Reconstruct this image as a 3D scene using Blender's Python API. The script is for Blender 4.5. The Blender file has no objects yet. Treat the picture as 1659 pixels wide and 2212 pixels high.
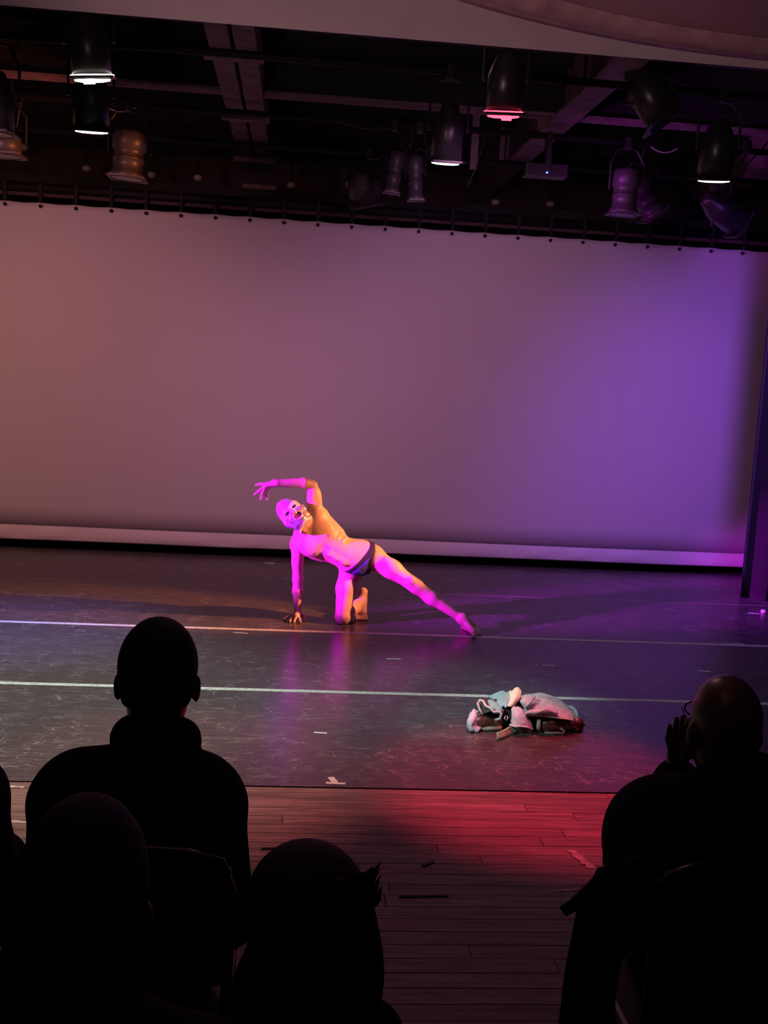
import bpy, bmesh, math, random
import numpy as np
from mathutils import Vector, Matrix

C = bpy.context.scene.collection
SC = bpy.context.scene
rng = random.Random(7)

# ------------------------------------------------------------------ camera
W, H = 1659, 2212
FPX, YAW, PITCH, ROLL, EYE = 2300.0, 0.0916, 0.13466, 0.05513, 1.85
_f = np.array([math.sin(YAW)*math.cos(PITCH), math.cos(YAW)*math.cos(PITCH), -math.sin(PITCH)])
_r = np.array([math.cos(YAW), -math.sin(YAW), 0.0]); _u = np.cross(_r, _f)
_r, _u = math.cos(ROLL)*_r + math.sin(ROLL)*_u, -math.sin(ROLL)*_r + math.cos(ROLL)*_u
cam = bpy.data.cameras.new('camera'); camo = bpy.data.objects.new('camera', cam); C.objects.link(camo)
cam.sensor_fit = 'HORIZONTAL'; cam.sensor_width = 36; cam.lens = 36*FPX/W
cam.clip_start = 0.05; cam.clip_end = 100
camo.matrix_world = Matrix(((_r[0], _u[0], -_f[0], 0), (_r[1], _u[1], -_f[1], 0), (_r[2], _u[2], -_f[2], EYE), (0, 0, 0, 1)))
SC.camera = camo

# ------------------------------------------------------------------ world, exposure, stage lights
wd = bpy.data.worlds.new('world'); SC.world = wd; wd.use_nodes = True
wd.node_tree.nodes['Background'].inputs[0].default_value = (0.55, 0.3, 0.6, 1)
wd.node_tree.nodes['Background'].inputs[1].default_value = 0.004
SC.view_settings.view_transform = 'Standard'; SC.view_settings.look = 'None'
SC.view_settings.exposure = 0.0; SC.view_settings.gamma = 1.0
SC.view_settings.use_curve_mapping = False
SC.cycles.max_bounces = 6; SC.cycles.diffuse_bounces = 3; SC.cycles.glossy_bounces = 2; SC.cycles.transmission_bounces = 2; SC.cycles.adaptive_threshold = 0.02
SC.cycles.caustics_reflective = False; SC.cycles.caustics_refractive = False

def spot(name, loc, target, col, power, angle, blend=0.6, radius=0.06):
    l = bpy.data.lights.new(name, 'SPOT'); l.color = col; l.energy = power
    l.spot_size = math.radians(angle); l.spot_blend = blend; l.shadow_soft_size = radius
    o = bpy.data.objects.new(name, l); C.objects.link(o); o.location = loc
    o.rotation_euler = (Vector(target)-Vector(loc)).to_track_quat('-Z', 'Y').to_euler()
    return o

# name, lamp place, aim, colour, watts, cone, blend, radius
LIGHTS = [
    # side booms on the dancer
    ('magenta_side_light', (-4.1, 5.7, 1.75), (0.42, 7.5, 0.70), (0.66, 0.008, 1.0), 7000, 16, 0.75, 0.05),
    ('amber_side_light', (4.5, 6.85, 2.6), (0.60, 7.52, 0.66), (1.0, 0.28, 0.09), 3100, 15, 0.7, 0.05),
    # washes on the backdrop
    ('amber_wash_light', (-5.6, 6.8, 3.0), (-4.4, 10.1, 1.5), (1.000, 0.500, 0.050), 95, 100, 1.0, 0.3),
    ('rose_wash_light', (-2.4, 6.2, 3.05), (-1.9, 10.1, 1.25), (1.000, 0.382, 0.47), 212, 95, 1.0, 0.3),
    ('mauve_wash_light', (1.2, 6.2, 3.05), (1.6, 10.1, 1.15), (1.000, 0.405, 0.833), 168, 95, 1.0, 0.3),
    ('violet_wash_light', (3.3, 6.3, 3.0), (5.0, 10.1, .4), (0.350, 0.095, 1.000), 400, 95, 1.0, 0.3),
    # unseen lamps without fixtures, raking along the rig
    ('amber_rig_light', (-0.3, 7.9, 3.05), (-2.0, 8.4, 3.45), (1.0, 0.24, 0.06), 110, 40, 0.8, 0.1),
    ('violet_rig_light', (0.9, 7.6, 3.0), (2.7, 8.5, 3.4), (0.7, 0.06, 0.9), 110, 44, 0.8, 0.1),
    # added unseen uplight to brighten the arch and the auditorium ceiling
    ('house_fill_light', (-1.0, 1.3, 2.1), (0.7, 4.3, 4.4), (1.000, 0.600, 0.714), 125, 74, 0.7, 0.2),
    # soft light on the boards comes from an added lamp, listed last
    # front lamps on the clothes pile, out of frame to either side
    ('cool_front_light', (-2.3, 3.1, 2.9), (1.02, 5.45, 0.12), (0.62, 1.0, 0.95), 620, 10, 0.7, 0.06),
    ('rose_front_light', (3.4, 3.6, 2.9), (1.25, 5.45, 0.12), (1.0, 0.26, 0.36), 140, 11, 0.7, 0.06),
    ('stage_fill_light', (0.6, 6.4, 3.4), (0.9, 3.4, 0.0), (1.000, 0.40, 0.52), 36, 70, 1.0, 0.4),  # added lamp standing in for spill off the stage
]
for a in LIGHTS: spot(*a)

# ------------------------------------------------------------------ pixel <-> world helpers
def ray(px, py): return _f + _r*(px-W/2)/FPX - _u*(py-H/2)/FPX
def at(px, py, Y):
    d = ray(px, py); return np.array([0, 0, EYE]) + d*(Y/d[1])
def onz(px, py, z=0.0):
    d = ray(px, py); return np.array([0, 0, EYE]) + d*((z-EYE)/d[2])

# ------------------------------------------------------------------ object helpers
def tag(o, label=None, cat=None, group=None, kind=None):
    if label: o['label'] = label
    if cat: o['category'] = cat
    if group: o['group'] = group
    if kind: o['kind'] = kind
    return o
def empty(name, loc=(0, 0, 0), **k):
    o = bpy.data.objects.new(name, None); C.objects.link(o); o.location = loc; o.empty_display_size = 0.1
    return tag(o, **k)
def link(name, me, mat, parent=None, smooth=False):
    o = bpy.data.objects.new(name, me); C.objects.link(o)
    if mat and not me.materials: me.materials.append(mat)
    if smooth:
        me.polygons.foreach_set('use_smooth', [True]*len(me.polygons))
    if parent: o.parent = parent
    return o
def fix(bm): bmesh.ops.recalc_face_normals(bm, faces=bm.faces)
def obj(name, bm, mat, parent=None, smooth=False, loc=None):
    """links a bmesh given in world coordinates; a child keeps its world place"""
    fix(bm)
    me = bpy.data.meshes.new(name); bm.to_mesh(me); bm.free()
    o = link(name, me, mat, parent, smooth)
    if parent is not None:
        w = Vector((0, 0, 0)); p = parent
        while p: w += p.location; p = p.parent
        me.transform(Matrix.Translation(-w))
    return o
def rebase(o, loc):
    o.data.transform(Matrix.Translation(-Vector(loc))); o.location = loc; return o
def box(bm, c, s, rot=None, bevel=0.0):
    m = Matrix.Translation(Vector(c)) @ (rot.to_4x4() if rot else Matrix()) @ Matrix.Diagonal((s[0], s[1], s[2], 1))
    r = bmesh.ops.create_cube(bm, size=1, matrix=m)
    if bevel:
        es = list({e for v in r['verts'] for e in v.link_edges})
        bmesh.ops.bevel(bm, geom=es, offset=bevel, segments=2, affect='EDGES', profile=0.6)
def tube(bm, pts, r, n=8, closed=False, caps=True):
    pts = [Vector(p) for p in pts]; N = len(pts); rings = []
    rr = r if isinstance(r, (list, tuple)) else [r]*N
    prev = None
    for i, p in enumerate(pts):
        if closed: t = pts[(i+1) % N]-pts[i-1]
        else: t = pts[min(i+1, N-1)]-pts[max(i-1, 0)]
        t.normalize()
        if prev is None:
            a = Vector((0, 0, 1)) if abs(t.z) < .9 else Vector((1, 0, 0))
            s = t.cross(a).normalized()
        else: s = (prev - t*prev.dot(t)).normalized()
        prev = s; b = t.cross(s)
        rings.append([bm.verts.new(p + (s*math.cos(2*math.pi*k/n)+b*math.sin(2*math.pi*k/n))*rr[i]) for k in range(n)])
    for i in range(N if closed else N-1):
        A, B = rings[i], rings[(i+1) % N]
        for k in range(n): bm.faces.new((A[k], A[(k+1) % n], B[(k+1) % n], B[k]))
    if caps and not closed: bm.faces.new(rings[0][::-1]); bm.faces.new(rings[-1])
def lathe(bm, prof, M=None, n=28, cap0=False, cap1=False):
    M = M or Matrix(); rings = []
    for (r, z) in prof:
        rings.append([bm.verts.new(M @ Vector((r*math.cos(2*math.pi*k/n), r*math.sin(2*math.pi*k/n), z))) for k in range(n)])
    for A, B in zip(rings, rings[1:]):
        for k in range(n): bm.faces.new((A[k], A[(k+1) % n], B[(k+1) % n], B[k]))
    if cap0: bm.faces.new(rings[0][::-1])
    if cap1: bm.faces.new(rings[-1])
def prism(bm, poly, z0, z1):
    a = [bm.verts.new((x, y, z0)) for x, y in poly]; b = [bm.verts.new((x, y, z1)) for x, y in poly]
    bm.faces.new(a[::-1]); bm.faces.new(b); n = len(a)
    for i in range(n): bm.faces.new((a[i], a[(i+1) % n], b[(i+1) % n], b[i]))
def grid_mesh(name, P, mat, parent=None, thick=0.0, closed_u=False):
    """P: (nu,nv,3) array of points"""
    nu, nv = P.shape[:2]; idx = np.arange(nu*nv).reshape(nu, nv)
    f = []
    for i in range(nu if closed_u else nu-1):
        j = (i+1) % nu
        for k in range(nv-1): f.append((idx[i, k], idx[j, k], idx[j, k+1], idx[i, k+1]))
    me = bpy.data.meshes.new(name)
    me.from_pydata([tuple(map(float, p)) for p in P.reshape(-1, 3)], [], [tuple(map(int, q)) for q in f])
    o = link(name, me, mat, parent, True)
    if parent is not None:
        w = Vector((0, 0, 0)); p = parent
        while p: w += p.location; p = p.parent
        me.transform(Matrix.Translation(-w))
    if thick:
        md = o.modifiers.new('thickness', 'SOLIDIFY'); md.thickness = thick; md.offset = 0
    return o

# ------------------------------------------------------------------ signed distance modelling
class Field:
    """A sampled distance field; solids melt into each other, the skin is pulled out as one continuous mesh."""
    def __init__(s, lo, hi, h, far=0.06):
        s.lo = np.array(lo, float); s.h = h
        s.n = np.ceil((np.array(hi)-s.lo)/h).astype(int)+1
        s.F = np.full(s.n, far, np.float32)
        s.ax = [(s.lo[i]+h*np.arange(s.n[i])).astype(np.float32) for i in range(3)]
    def sub(s, lo, hi):
        a = np.clip(np.floor((np.array(lo)-s.lo)/s.h).astype(int), 0, s.n)
        b = np.clip(np.ceil((np.array(hi)-s.lo)/s.h).astype(int)+1, 0, s.n)
        sl = tuple(slice(int(a[i]), int(b[i])) for i in range(3))
        return sl, [s.ax[0][sl[0]][:, None, None], s.ax[1][sl[1]][None, :, None], s.ax[2][sl[2]][None, None, :]]
    def put(s, sl, d, k, op):
        A = s.F[sl]
        if A.size == 0: return
        if op < 0:                      # carve
            d = -d
            if k > 0:
                hh = np.maximum(k-np.abs(A-d), 0)/k; s.F[sl] = np.maximum(A, d)+hh*hh*k*.25
            else: s.F[sl] = np.maximum(A, d)
        else:
            if k > 0:
                hh = np.maximum(k-np.abs(A-d), 0)/k; s.F[sl] = np.minimum(A, d)-hh*hh*k*.25
            else: s.F[sl] = np.minimum(A, d)
    def cone(s, a, b, ra, rb, k=0.02, op=1):
        a = np.array(a, float); b = np.array(b, float); R = max(ra, rb)+k+3*s.h
        sl, (x, y, z) = s.sub(np.minimum(a, b)-R, np.maximum(a, b)+R)
        ab = b-a; L = max(float(ab@ab), 1e-9)
        t = np.clip(((x-a[0])*ab[0]+(y-a[1])*ab[1]+(z-a[2])*ab[2])/L, 0, 1)
        d = np.sqrt((x-a[0]-t*ab[0])**2+(y-a[1]-t*ab[1])**2+(z-a[2]-t*ab[2])**2)-(ra+(rb-ra)*t)
        s.put(sl, d.astype(np.float32), k, op)
    def ell(s, c, r, A=None, k=0.02, op=1):
        c = np.array(c, float); r = np.array(r, float); A = np.eye(3) if A is None else np.array(A, float)
        R = max(r)+k+3*s.h
        sl, (x, y, z) = s.sub(c-R, c+R)
        q = [(A[i][0]*(x-c[0])+A[i][1]*(y-c[1])+A[i][2]*(z-c[2])) for i in range(3)]
        k0 = np.sqrt(sum((q[i]/r[i])**2 for i in range(3)))
        k1 = np.sqrt(sum((q[i]/r[i]**2)**2 for i in range(3)))+1e-6
        s.put(sl, (k0*(k0-1)/k1).astype(np.float32), k, op)
    def chain(s, pts, rad, k=0.008):
        for i in range(len(pts)-1): s.cone(pts[i], pts[i+1], rad[i], rad[i+1], k)
    def coords(s): return s.ax[0][:, None, None], s.ax[1][None, :, None], s.ax[2][None, None, :]
    def mesh(s, F=None):
        F = s.F if F is None else F
        F = F.copy()
        for i in range(3):
            sl = [slice(None)]*3; sl[i] = 0; F[tuple(sl)] = np.maximum(F[tuple(sl)], s.h*.5)
            sl[i] = -1; F[tuple(sl)] = np.maximum(F[tuple(sl)], s.h*.5)
        S = F < 0
        cnt = np.zeros(np.array(F.shape)-1, np.int8)
        for i in (0, 1):
            for j in (0, 1):
                for k in (0, 1):
                    cnt += S[i:F.shape[0]-1+i, j:F.shape[1]-1+j, k:F.shape[2]-1+k]
        act = np.argwhere((cnt > 0) & (cnt < 8))
        idx = np.full(cnt.shape, -1, np.int32); idx[tuple(act.T)] = np.arange(len(act))
        acc = np.zeros((len(act), 3)); num = np.zeros(len(act))
        cs = [(i, j, k) for i in (0, 1) for j in (0, 1) for k in (0, 1)]
        val = {c: F[act[:, 0]+c[0], act[:, 1]+c[1], act[:, 2]+c[2]] for c in cs}
        for a in cs:
            for ax in range(3):
                if a[ax] == 0:
                    b = list(a); b[ax] = 1; b = tuple(b)
                    m = (val[a] < 0) != (val[b] < 0)
                    t = val[a][m]/(val[a][m]-val[b][m])
                    p = np.tile(np.array(a, float), (m.sum(), 1)); p[:, ax] = t
                    acc[m] += p; num[m] += 1
        V = s.lo + s.h*(act + acc/num[:, None])
        Q = []
        for ax in range(3):
            o1, o2 = [(1, 2), (2, 0), (0, 1)][ax]
            n = list(F.shape); sl0 = [slice(1, n[0]-1), slice(1, n[1]-1), slice(1, n[2]-1)]
            sl0[ax] = slice(0, n[ax]-1); sl1 = list(sl0); sl1[ax] = slice(1, n[ax])
            A, B = S[tuple(sl0)], S[tuple(sl1)]
            e = np.argwhere(A != B)
            if not len(e): continue
            flip = A[tuple(e.T)]
            off = np.array([1, 1, 1]); off[ax] = 0; e = e+off
            d1 = np.zeros(3, int); d1[o1] = 1; d2 = np.zeros(3, int); d2[o2] = 1
            q = np.stack([idx[tuple((e-d1-d2).T)], idx[tuple((e-d2).T)], idx[tuple(e.T)], idx[tuple((e-d1).T)]], 1)
            q[~flip] = q[~flip][:, ::-1]
            Q.append(q)
        return V, np.concatenate(Q)
def field_obj(name, VQ, mat, parent=None, relax=1):
    V, Q = VQ
    for _ in range(relax):              # even the skin out a little
        S = np.zeros_like(V); n = np.zeros(len(V))
        for a, b in ((0, 1), (1, 2), (2, 3), (3, 0)):
            np.add.at(S, Q[:, a], V[Q[:, b]]); np.add.at(n, Q[:, a], 1)
            np.add.at(S, Q[:, b], V[Q[:, a]]); np.add.at(n, Q[:, b], 1)
        V = V*.5 + .5*S/np.maximum(n, 1)[:, None]
    if parent is not None:
        w = Vector((0, 0, 0)); p = parent
        while p: w += p.location; p = p.parent
        V = V-np.array(w)
    me = bpy.data.meshes.new(name)
    me.vertices.add(len(V)); me.vertices.foreach_set('co', V.astype(np.float32).ravel())
    me.loops.add(Q.size); me.loops.foreach_set('vertex_index', Q.astype(np.int32).ravel())
    me.polygons.add(len(Q)); me.polygons.foreach_set('loop_start', np.arange(0, Q.size, 4, dtype=np.int32))
    me.update(calc_edges=True); me.validate()
    return link(name, me, mat, parent, True)

# ------------------------------------------------------------------ materials
def new_mat(name):
    m = bpy.data.materials.new(name); m.use_nodes = True
    return m, m.node_tree.nodes, m.node_tree.links, m.node_tree.nodes['Principled BSDF']
def mat(name, col, rough=0.7, metal=0.0, var=0.0, scale=20.0, bump=0.0, spec=0.5, stretch=(1, 1, 1), sheen=0.0):
    m, n, l, b = new_mat(name)
    b.inputs['Base Color'].default_value = (*col, 1); b.inputs['Roughness'].default_value = rough
    b.inputs['Metallic'].default_value = metal; b.inputs['Specular IOR Level'].default_value = spec
    if sheen: b.inputs['Sheen Weight'].default_value = sheen
    tc = n.new('ShaderNodeTexCoord'); mp = n.new('ShaderNodeMapping'); mp.inputs['Scale'].default_value = stretch
    nz = n.new('ShaderNodeTexNoise'); nz.inputs['Scale'].default_value = scale; nz.inputs['Detail'].default_value = 5
    l.new(tc.outputs['Object'], mp.inputs[0]); l.new(mp.outputs[0], nz.inputs['Vector'])
    if var:
        r = n.new('ShaderNodeValToRGB')
        r.color_ramp.elements[0].position = .3; r.color_ramp.elements[1].position = .72
        r.color_ramp.elements[0].color = (*[c*(1-var) for c in col], 1)
        r.color_ramp.elements[1].color = (*[min(1, c*(1+var)) for c in col], 1)
        l.new(nz.outputs['Fac'], r.inputs[0]); l.new(r.outputs[0], b.inputs['Base Color'])
    if bump:
        bp = n.new('ShaderNodeBump'); bp.inputs['Strength'].default_value = bump; bp.inputs['Distance'].default_value = .01
        l.new(nz.outputs['Fac'], bp.inputs['Height']); l.new(bp.outputs[0], b.inputs['Normal'])
    return m
def glow(name, col, s):
    m, n, l, b = new_mat(name)
    b.inputs['Base Color'].default_value = (*col, 1); b.inputs['Emission Color'].default_value = (*col, 1)
    b.inputs['Emission Strength'].default_value = s
    return m

M_plaster = mat('arch_plaster', (0.46, 0.36, 0.35), .85, var=.06, scale=6, bump=.05)
M_house = mat('house_ceiling_paint', (0.33, 0.18, 0.20), .7, var=.12, scale=3)
M_mould = mat('moulding_paint', (0.36, 0.21, 0.21), .6, var=.25, scale=14, bump=.2)
M_black = mat('black_paint', (0.012, 0.011, 0.013), .8, var=.3, scale=8)
M_velour = mat('black_velour', (0.010, 0.008, 0.012), .95, var=.2, scale=60, sheen=.25)
M_slab = mat('stage_ceiling_paint', (0.115, 0.065, 0.125), .9, var=.25, scale=2.5)
M_backwall = mat('back_wall_paint', (0.06, 0.035, 0.05), .9, var=.3, scale=2)
M_timber = mat('dusty_beam', (0.20, 0.14, 0.14), .85, var=.35, scale=7, bump=.3)
M_steel = mat('painted_steel_beam', (0.22, 0.13, 0.17), .7, var=.25, scale=9, bump=.15)
M_pipe = mat('black_pipe', (0.008, 0.007, 0.009), .6, spec=.2)
M_can = mat('black_can', (0.022, 0.02, 0.024), .34, spec=.5)
M_can2 = mat('grey_can', (0.055, 0.05, 0.055), .42, var=.2, scale=30)
M_globe = mat('white_glass_globe', (0.55, 0.5, 0.52), .3)
M_cable = mat('black_cable', (0.03, 0.028, 0.03), .5)
M_cable2 = mat('grey_cable', (0.4, 0.36, 0.4), .5)
M_tie = mat('black_tie_tape', (0.012, 0.01, 0.012), .9)
M_tape = mat('white_floor_tape', (0.62, 0.60, 0.56), .6, var=.3, scale=45)
M_tape3 = mat('worn_floor_tape', (0.20, 0.18, 0.17), .6, var=.5, scale=30)
M_spike = mat('bright_spike_tape', (0.82, 0.80, 0.74), .6)
M_gap = mat('dark_subfloor', (0.02, 0.012, 0.010), .9)
M_lens_w = glow('white_lens', (1.0, 0.98, 0.86), 6)
M_lens_r = glow('red_lens', (1.0, 0.05, 0.10), 5)
M_lens_w2 = glow('dim_white_lens', (1.0, 0.98, 0.86), 2.0)
M_led = glow('blue_indicator', (0.05, 0.12, 1.0), 12)
M_glass = mat('dark_lens_glass', (0.03, 0.02, 0.04), .08)

def cyc_mat(name, c):
    m, n, l, b = new_mat(name)
    tc = n.new('ShaderNodeTexCoord')
    nz = n.new('ShaderNodeTexNoise'); nz.inputs['Scale'].default_value = 260; nz.inputs['Detail'].default_value = 3
    n2 = n.new('ShaderNodeTexNoise'); n2.inputs['Scale'].default_value = .8; n2.inputs['Detail'].default_value = 2
    mx = n.new('ShaderNodeMix'); mx.data_type = 'RGBA'; mx.inputs[6].default_value = (*[v*.93 for v in c], 1); mx.inputs[7].default_value = (*c, 1)
    l.new(tc.outputs['Object'], nz.inputs['Vector']); l.new(tc.outputs['Object'], n2.inputs['Vector'])
    ad = n.new('ShaderNodeMath'); ad.operation = 'MULTIPLY_ADD'; ad.inputs[1].default_value = .5
    l.new(nz.outputs['Fac'], ad.inputs[0]); l.new(n2.outputs['Fac'], ad.inputs[2])
    l.new(ad.outputs[0], mx.inputs[0]); l.new(mx.outputs[2], b.inputs['Base Color'])
    b.inputs['Roughness'].default_value = .95; b.inputs['Specular IOR Level'].default_value = .1
    return m
M_cyc = cyc_mat('backdrop_cloth', (0.62, 0.58, 0.60)); M_hem = cyc_mat('backdrop_hem_cloth', (0.80, 0.76, 0.76))

def marley_mat():
    m, n, l, b = new_mat('black_dance_vinyl')
    tc = n.new('ShaderNodeTexCoord')
    def N(t, **k):
        x = n.new(t)
        for a, v in k.items(): x.inputs[a].default_value = v
        return x
    def math_(op, a, v=None, c=None):
        x = n.new('ShaderNodeMath'); x.operation = op
        for i, q in enumerate((a, v, c)):
            if q is None: continue
            if isinstance(q, (int, float)): x.inputs[i].default_value = q
            else: l.new(q, x.inputs[i])
        return x.outputs[0]
    def mapped(sx, sy, rz):
        mp = n.new('ShaderNodeMapping'); mp.inputs['Scale'].default_value = (sx, sy, 1); mp.inputs['Rotation'].default_value = (0, 0, rz)
        l.new(tc.outputs['Object'], mp.inputs[0]); return mp.outputs[0]
    total = None
    for i, (sx, sy, rz, sc, w, lo, gain) in enumerate([(1, .45, .25, 2.8, .007, .56, .65), (.55, 1, -.5, 4.4, .009, .57, .5), (.5, 1, .1, 11.0, .02, .54, .4), (.28, 1, -.06, 15.0, .024, .50, .45), (.40, 1, .22, 22.0, .032, .51, .4), (.30, 1, -.25, 30.0, .04, .51, .35)]):
        v = mapped(sx, sy, rz)
        wob = N('ShaderNodeTexNoise', Scale=sc*.7, Detail=1.0); l.new(v, wob.inputs['Vector'])
        add = n.new('ShaderNodeVectorMath'); add.operation = 'MULTIPLY_ADD'
        l.new(wob.outputs['Color'], add.inputs[0]); add.inputs[1].default_value = (.10, .10, 0); l.new(v, add.inputs[2])
        vo = n.new('ShaderNodeTexVoronoi'); vo.feature = 'DISTANCE_TO_EDGE'; vo.inputs['Scale'].default_value = sc
        l.new(add.outputs[0], vo.inputs['Vector'])
        line = math_('SUBTRACT', 1.0, math_('MINIMUM', math_('DIVIDE', vo.outputs['Distance'], w), 1.0))
        mk = N('ShaderNodeTexNoise', Scale=2.3+i*1.7, Detail=2.0); l.new(tc.outputs['Object'], mk.inputs['Vector'])
        msk = n.new('ShaderNodeMapRange'); l.new(mk.outputs['Fac'], msk.inputs[0]); msk.inputs[1].default_value = lo; msk.inputs[2].default_value = lo+.12
        s = math_('MULTIPLY', math_('MULTIPLY', line, msk.outputs[0]), gain)
        total = s if total is None else math_('ADD', total, s)
    # fine rubbed streaks running across the stage
    st = N('ShaderNodeTexNoise', Scale=13.0, Detail=8.0, Roughness=.78); l.new(mapped(.28, 3.6, .03), st.inputs['Vector'])
    stm = n.new('ShaderNodeMapRange'); l.new(st.outputs['Fac'], stm.inputs[0]); stm.inputs[1].default_value = .50; stm.inputs[2].default_value = .74
    sm = N('ShaderNodeTexNoise', Scale=.9, Detail=3.0); l.new(tc.outputs['Object'], sm.inputs['Vector'])
    tot = math_('MINIMUM', math_('ADD', total, math_('MULTIPLY', math_('MULTIPLY', stm.outputs[0], sm.outputs['Fac']), .48)), 1.0)
    mx = n.new('ShaderNodeMix'); mx.data_type = 'RGBA'; mx.inputs[6].default_value = (.055, .050, .052, 1); mx.inputs[7].default_value = (.42, .40, .38, 1)
    l.new(tot, mx.inputs[0]); l.new(mx.outputs[2], b.inputs['Base Color'])
    l.new(math_('MULTIPLY_ADD', sm.outputs['Fac'], .12, .22), b.inputs['Roughness'])
    b.inputs['Specular IOR Level'].default_value = .36
    bp = n.new('ShaderNodeBump'); bp.inputs['Strength'].default_value = .12; bp.inputs['Distance'].default_value = .002
    l.new(tot, bp.inputs['Height']); l.new(bp.outputs[0], b.inputs['Normal'])
    return m
M_marley = marley_mat()

def wood_mat():
    m, n, l, b = new_mat('worn_stage_boards')
    tc = n.new('ShaderNodeTexCoord'); oi = n.new('ShaderNodeObjectInfo')
    mp = n.new('ShaderNodeMapping'); mp.inputs['Scale'].default_value = (1.0, 14, 14)
    vm = n.new('ShaderNodeVectorMath'); vm.operation = 'MULTIPLY_ADD'; vm.inputs[1].default_value = (31, 17, 5)
    cb = n.new('ShaderNodeCombineXYZ')
    for i in range(3): l.new(oi.outputs['Random'], cb.inputs[i])
    l.new(cb.outputs[0], vm.inputs[0]); l.new(tc.outputs['Object'], vm.inputs[2]); l.new(vm.outputs[0], mp.inputs[0])
    g = n.new('ShaderNodeTexNoise'); g.inputs['Scale'].default_value = 3; g.inputs['Detail'].default_value = 8; g.inputs['Roughness'].default_value = .7
    l.new(mp.outputs[0], g.inputs['Vector'])
    r = n.new('ShaderNodeValToRGB'); e = r.color_ramp.elements
    e[0].position = .30; e[0].color = (.06, .032, .027, 1); e[1].position = .70; e[1].color = (.34, .21, .18, 1)
    l.new(g.outputs['Fac'], r.inputs[0])
    hs = n.new('ShaderNodeHueSaturation'); mr = n.new('ShaderNodeMapRange'); mr.inputs[3].default_value = .8; mr.inputs[4].default_value = 1.2
    l.new(oi.outputs['Random'], mr.inputs[0]); l.new(mr.outputs[0], hs.inputs['Value']); l.new(r.outputs[0], hs.inputs['Color'])
    l.new(hs.outputs[0], b.inputs['Base Color']); b.inputs['Roughness'].default_value = .55; b.inputs['Specular IOR Level'].default_value = .3
    bp = n.new('ShaderNodeBump'); bp.inputs['Strength'].default_value = .25; bp.inputs['Distance'].default_value = .004
    l.new(g.outputs['Fac'], bp.inputs['Height']); l.new(bp.outputs[0], b.inputs['Normal'])
    return m
M_wood = wood_mat()

def skin_mat(name, col, ink=False):
    m, n, l, b = new_mat(name)
    tc = n.new('ShaderNodeTexCoord'); nz = n.new('ShaderNodeTexNoise'); nz.inputs['Scale'].default_value = 14; nz.inputs['Detail'].default_value = 4
    l.new(tc.outputs['Object'], nz.inputs['Vector'])
    r = n.new('ShaderNodeValToRGB'); r.color_ramp.elements[0].position = .3; r.color_ramp.elements[1].position = .7
    r.color_ramp.elements[0].color = (*[c*.9 for c in col], 1); r.color_ramp.elements[1].color = (*col, 1)
    l.new(nz.outputs['Fac'], r.inputs[0]); out = r.outputs[0]
    if ink:
        for an, c in (('ink', (.05, .05, .09, 1)), ('rosy', (.22, .08, .06, 1))):
            at_ = n.new('ShaderNodeAttribute'); at_.attribute_name = an
            mx = n.new('ShaderNodeMix'); mx.data_type = 'RGBA'; mx.inputs[7].default_value = c
            l.new(at_.outputs['Fac'], mx.inputs[0]); l.new(out, mx.inputs[6]); out = mx.outputs[2]
    l.new(out, b.inputs['Base Color']); b.inputs['Roughness'].default_value = .48
    return m
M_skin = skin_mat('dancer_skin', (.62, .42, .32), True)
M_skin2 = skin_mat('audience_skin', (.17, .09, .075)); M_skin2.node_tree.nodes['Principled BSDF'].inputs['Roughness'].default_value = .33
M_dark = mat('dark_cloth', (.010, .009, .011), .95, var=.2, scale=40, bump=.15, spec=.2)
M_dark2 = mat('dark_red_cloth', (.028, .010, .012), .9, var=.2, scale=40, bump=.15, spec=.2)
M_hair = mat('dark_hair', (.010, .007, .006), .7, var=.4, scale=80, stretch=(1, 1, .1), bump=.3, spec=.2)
M_hair2 = mat('brown_hair', (.022, .013, .010), .7, var=.4, scale=80, stretch=(1, 1, .1), bump=.3, spec=.2)
M_mask = mat('silver_mask_vinyl', (.50, .47, .56), .30, metal=.55, var=.12, scale=18, bump=.05)
M_panel = mat('white_mask_panel', (.80, .76, .82), .3, metal=.15)
M_trim = mat('white_mask_piping', (.85, .82, .85), .35)
M_lace = mat('black_mask_lace', (.02, .02, .025), .6)
M_brief = mat('blue_brief_fabric', (.06, .05, .42), .5, var=.3, scale=60, bump=.2)
M_band = mat('black_waistband', (.014, .013, .016), .7)

# ================================================================== LARGE STRUCTURE
# --- floor slab with its boards, dance mats on top
bm = bmesh.new(); box(bm, (0, 5.5, -.075), (15.4, 16.6, .10)); floor = obj('floor', bm, M_gap); tag(floor, 'worn wooden stage floor running under the black dance mats', kind='structure')
MARL = [4.49, 5.87, 7.24, 8.64, 10.02]
pw = .0815; y = 1.99; row = 0; plank_meshes = {}
while y < MARL[0]+.3:
    x = -4.6 - rng.random()*1.5
    while x < 4.8:
        L = rng.choice((1.4, 1.8, 2.2, 2.6)); dz = rng.choice((0, .0005, .001))
        if L not in plank_meshes:
            bm = bmesh.new(); box(bm, (0, 0, -.0125), (L-.002, pw-.0016, .025))
            bmesh.ops.bevel(bm, geom=[e for e in bm.edges if all(v.co.z > -.001 for v in e.verts)], offset=.0015, segments=1, affect='EDGES')
            fix(bm); me = bpy.data.meshes.new('plank'); bm.to_mesh(me); bm.free(); me.materials.append(M_wood); plank_meshes[L] = me
        o = bpy.data.objects.new('plank', plank_meshes[L]); C.objects.link(o); o.parent = floor
        o.location = (x+L/2, y+pw/2, dz - .0012); x += L
    y += pw; row += 1
mlab = ['front black vinyl dance mat with the clothes pile on it', 'black vinyl dance mat between the two bright tape lines in front of dancer',
        'black vinyl dance mat under the kneeling dancer', 'rearmost black vinyl dance mat just in front of the backdrop']
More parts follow.
